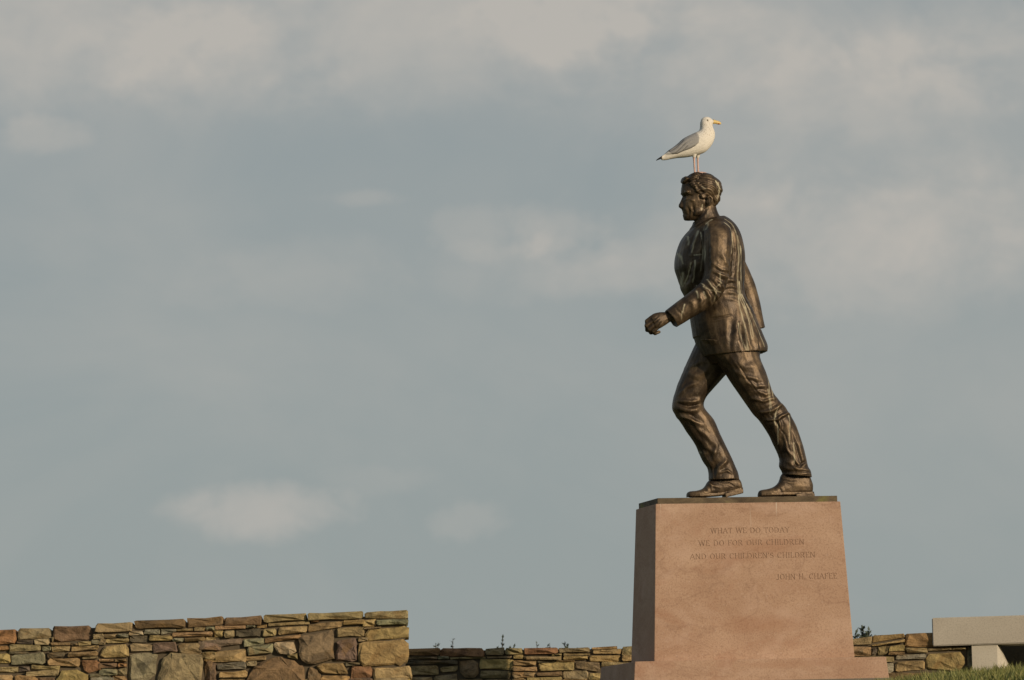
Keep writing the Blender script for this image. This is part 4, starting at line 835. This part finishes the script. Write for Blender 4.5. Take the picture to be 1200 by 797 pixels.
def leg(flip):
    fx = lambda x: 2.1-x if flip else x
    slope = (l2-l1-.01)/(top-.03)
    lo = -.15
    k = lambda z: l1 + .012 + slope*(top-z)
    V = [(fx(l0), .022, top), (fx(l1), .022, top), (fx(l1+.012), .17, top), (fx(l0), .42, top), (fx(l1+.012), .42, top),
         (fx(l0), .022, lo), (fx(l1), .022, lo), (fx(k(lo)), .17, lo), (fx(l0), .42, lo), (fx(k(lo)), .42, lo)]
    F = [(0, 1, 6, 5), (1, 2, 7, 6), (2, 4, 9, 7), (4, 3, 8, 9), (3, 0, 5, 8), (0, 3, 4, 2, 1), (5, 6, 7, 9, 8)]
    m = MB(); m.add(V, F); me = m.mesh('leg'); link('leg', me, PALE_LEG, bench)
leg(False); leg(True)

# ------------------------------------------------------------------ shrubs behind the low wall
def shrub(px, py, Y, nst, spread, label, seed, leaf=.03, upright=.6):
    r = np.random.default_rng(seed); tip = on_plane(px, py, (0, Y, 0), (0, -1, 0)); gz = float(ground_z(tip[0], Y)); h = tip[2]-gz
    root = empty('shrub', (tip[0], Y, gz)); tag(root, label, 'shrub', 'shrubs growing behind the low wall')
    st = MB(); lv, lf, ls = [], [], []
    for i in range(nst):
        a = r.uniform(0, 6.28); rad = spread*r.uniform(.1, 1); hh = h*(1 - .16*r.random()*(i > 0) - .10*(rad/spread)*(i > 0))
        if i == 0: rad = 0.0
        end = np.array([math.cos(a)*rad, math.sin(a)*rad, hh]); mid = end*np.array([.45, .45, .55])+r.normal(size=3)*.03; b0 = np.array([math.cos(a)*.04, math.sin(a)*.04, -.03])
        pts = [b0, mid, end]; st.tube(pts, [.010, .006, .0025], 5)
        for k in range(int(40+h*70)):
            t = r.uniform(.25, 1); p = (b0*(1-t)**2+2*t*(1-t)*mid+end*t*t)
            d = r.normal(size=3); d[2] = abs(d[2])*upright*2; d /= np.linalg.norm(d); w_ = np.cross(d, r.normal(size=3)); w_ /= np.linalg.norm(w_); ln = leaf*r.uniform(.7, 1.7)
            c = len(lv); lv += [p, p+d*ln*.5+w_*ln*.22, p+d*ln, p+d*ln*.5-w_*ln*.22]; lf.append((c, c+1, c+2, c+3)); ls += [r.random()]*4
    sm_ = st.mesh('stem'); link('stem', sm_, BARK, root)
    me = bpy.data.meshes.new('foliage'); me.from_pydata([tuple(x) for x in lv], [], lf); a_ = me.attributes.new('shade', 'FLOAT', 'POINT'); a_.data.foreach_set('value', ls)
    link('foliage', me, LEAF, root)
shrub(531, 748.8, 11, 14, .24, 'dark shrub with one tall twig showing above the low wall near the tall wall', 1, .028)
shrub(514, 753.6, 10, 26, .26, 'low dark shrub barely topping the low wall beside the tall wall', 2, .020)
shrub(589, 747.5, 10.5, 10, .17, 'spiky upright dark shrub peeking over the low wall', 3, .030, 2.4)
shrub(629, 754.2, 11, 6, .10, 'small dark leaf tip poking over the low wall', 4, .020, 1.2)
shrub(644, 754.0, 10, 6, .08, 'small pointed dark leaf tip above the low wall between two tips of leaves', 5, .022, 1.6)
shrub(662, 752.8, 12, 12, .22, 'thin low shrub just topping the low wall towards the pedestal', 6, .028)
shrub(1012, 734.0, 9, 22, .10, 'small dense dark shrub above the low wall between pedestal and bench', 7, .034)

# ------------------------------------------------------------------ grass
def grass(n, x0, x1, y0, y1, h0, h1, seed):
    r = np.random.default_rng(seed); x = r.uniform(x0, x1, n); y = r.uniform(y0, y1, n)
    lx, ly = _c*x+_s*y, -_s*x+_c*y; ok = ~((np.abs(lx) < PW/2+.085) & (np.abs(ly) < PD/2+.085)); x, y = x[ok], y[ok]; n = len(x)
    z = ground_z(x, y)-.004; clump = .5+.5*np.sin(x*5.1+1.7*np.sin(y*4.3))*np.sin(y*6.7+x*2.1)
    h = (h0+(h1-h0)*r.random(n)**2.2)*(.7+.6*clump); a = r.uniform(0, 6.283, n); w_ = r.uniform(.0022, .0048, n); ln = h*r.uniform(.1, .7, n); b_ = r.uniform(0, 6.283, n)
    dx, dy = np.cos(a)*w_, np.sin(a)*w_; lx_, ly_ = np.cos(b_)*ln, np.sin(b_)*ln
    P = np.stack([np.c_[x-dx, y-dy, z], np.c_[x+dx, y+dy, z], np.c_[x+dx*.7+lx_*.35, y+dy*.7+ly_*.35, z+h*.6], np.c_[x-dx*.7+lx_*.35, y-dy*.7+ly_*.35, z+h*.6], np.c_[x+lx_, y+ly_, z+h]], 1)
    k = np.arange(n)*5; quads = np.stack([k, k+1, k+2, k+3], -1); tris = np.stack([k+3, k+2, k+4], -1)
    sh = np.repeat(np.clip(r.random(n)*.8+.2*clump, 0, 1), 5)
    return P.reshape(-1, 3), quads, tris, sh
parts = [grass(62000, .6, 4.6, -4.6, 2.55, .03, .085, 1), grass(26000, -5.2, .6, -4.4, 0.6, .03, .07, 2), grass(500, 2.0, 4.4, .6, 2.5, .09, .20, 3)]
V_, Q_, T3, Sx, off = [], [], [], [], 0
for P, qd, tr, sh in parts:
    V_.append(P); Q_.append(qd+off); T3.append(tr+off); Sx.append(sh); off += len(P)
V_ = np.concatenate(V_); Q_ = np.concatenate(Q_); T3 = np.concatenate(T3); Sx = np.concatenate(Sx)
me = bpy.data.meshes.new('grass'); me.vertices.add(len(V_)); me.vertices.foreach_set('co', V_.ravel())
nl = len(Q_)*4+len(T3)*3; me.loops.add(nl); me.loops.foreach_set('vertex_index', np.concatenate([Q_.ravel(), T3.ravel()]).astype(np.int32))
me.polygons.add(len(Q_)+len(T3)); ls_ = np.concatenate([np.arange(len(Q_))*4, len(Q_)*4+np.arange(len(T3))*3]); me.polygons.foreach_set('loop_start', ls_.astype(np.int32))
me.update(calc_edges=True); a_ = me.attributes.new('shade', 'FLOAT', 'POINT'); a_.data.foreach_set('value', Sx)
g_ = link('grass', me, GRASS, kind='stuff'); tag(g_, 'short green lawn grass in front of bench and pedestal', 'grass')
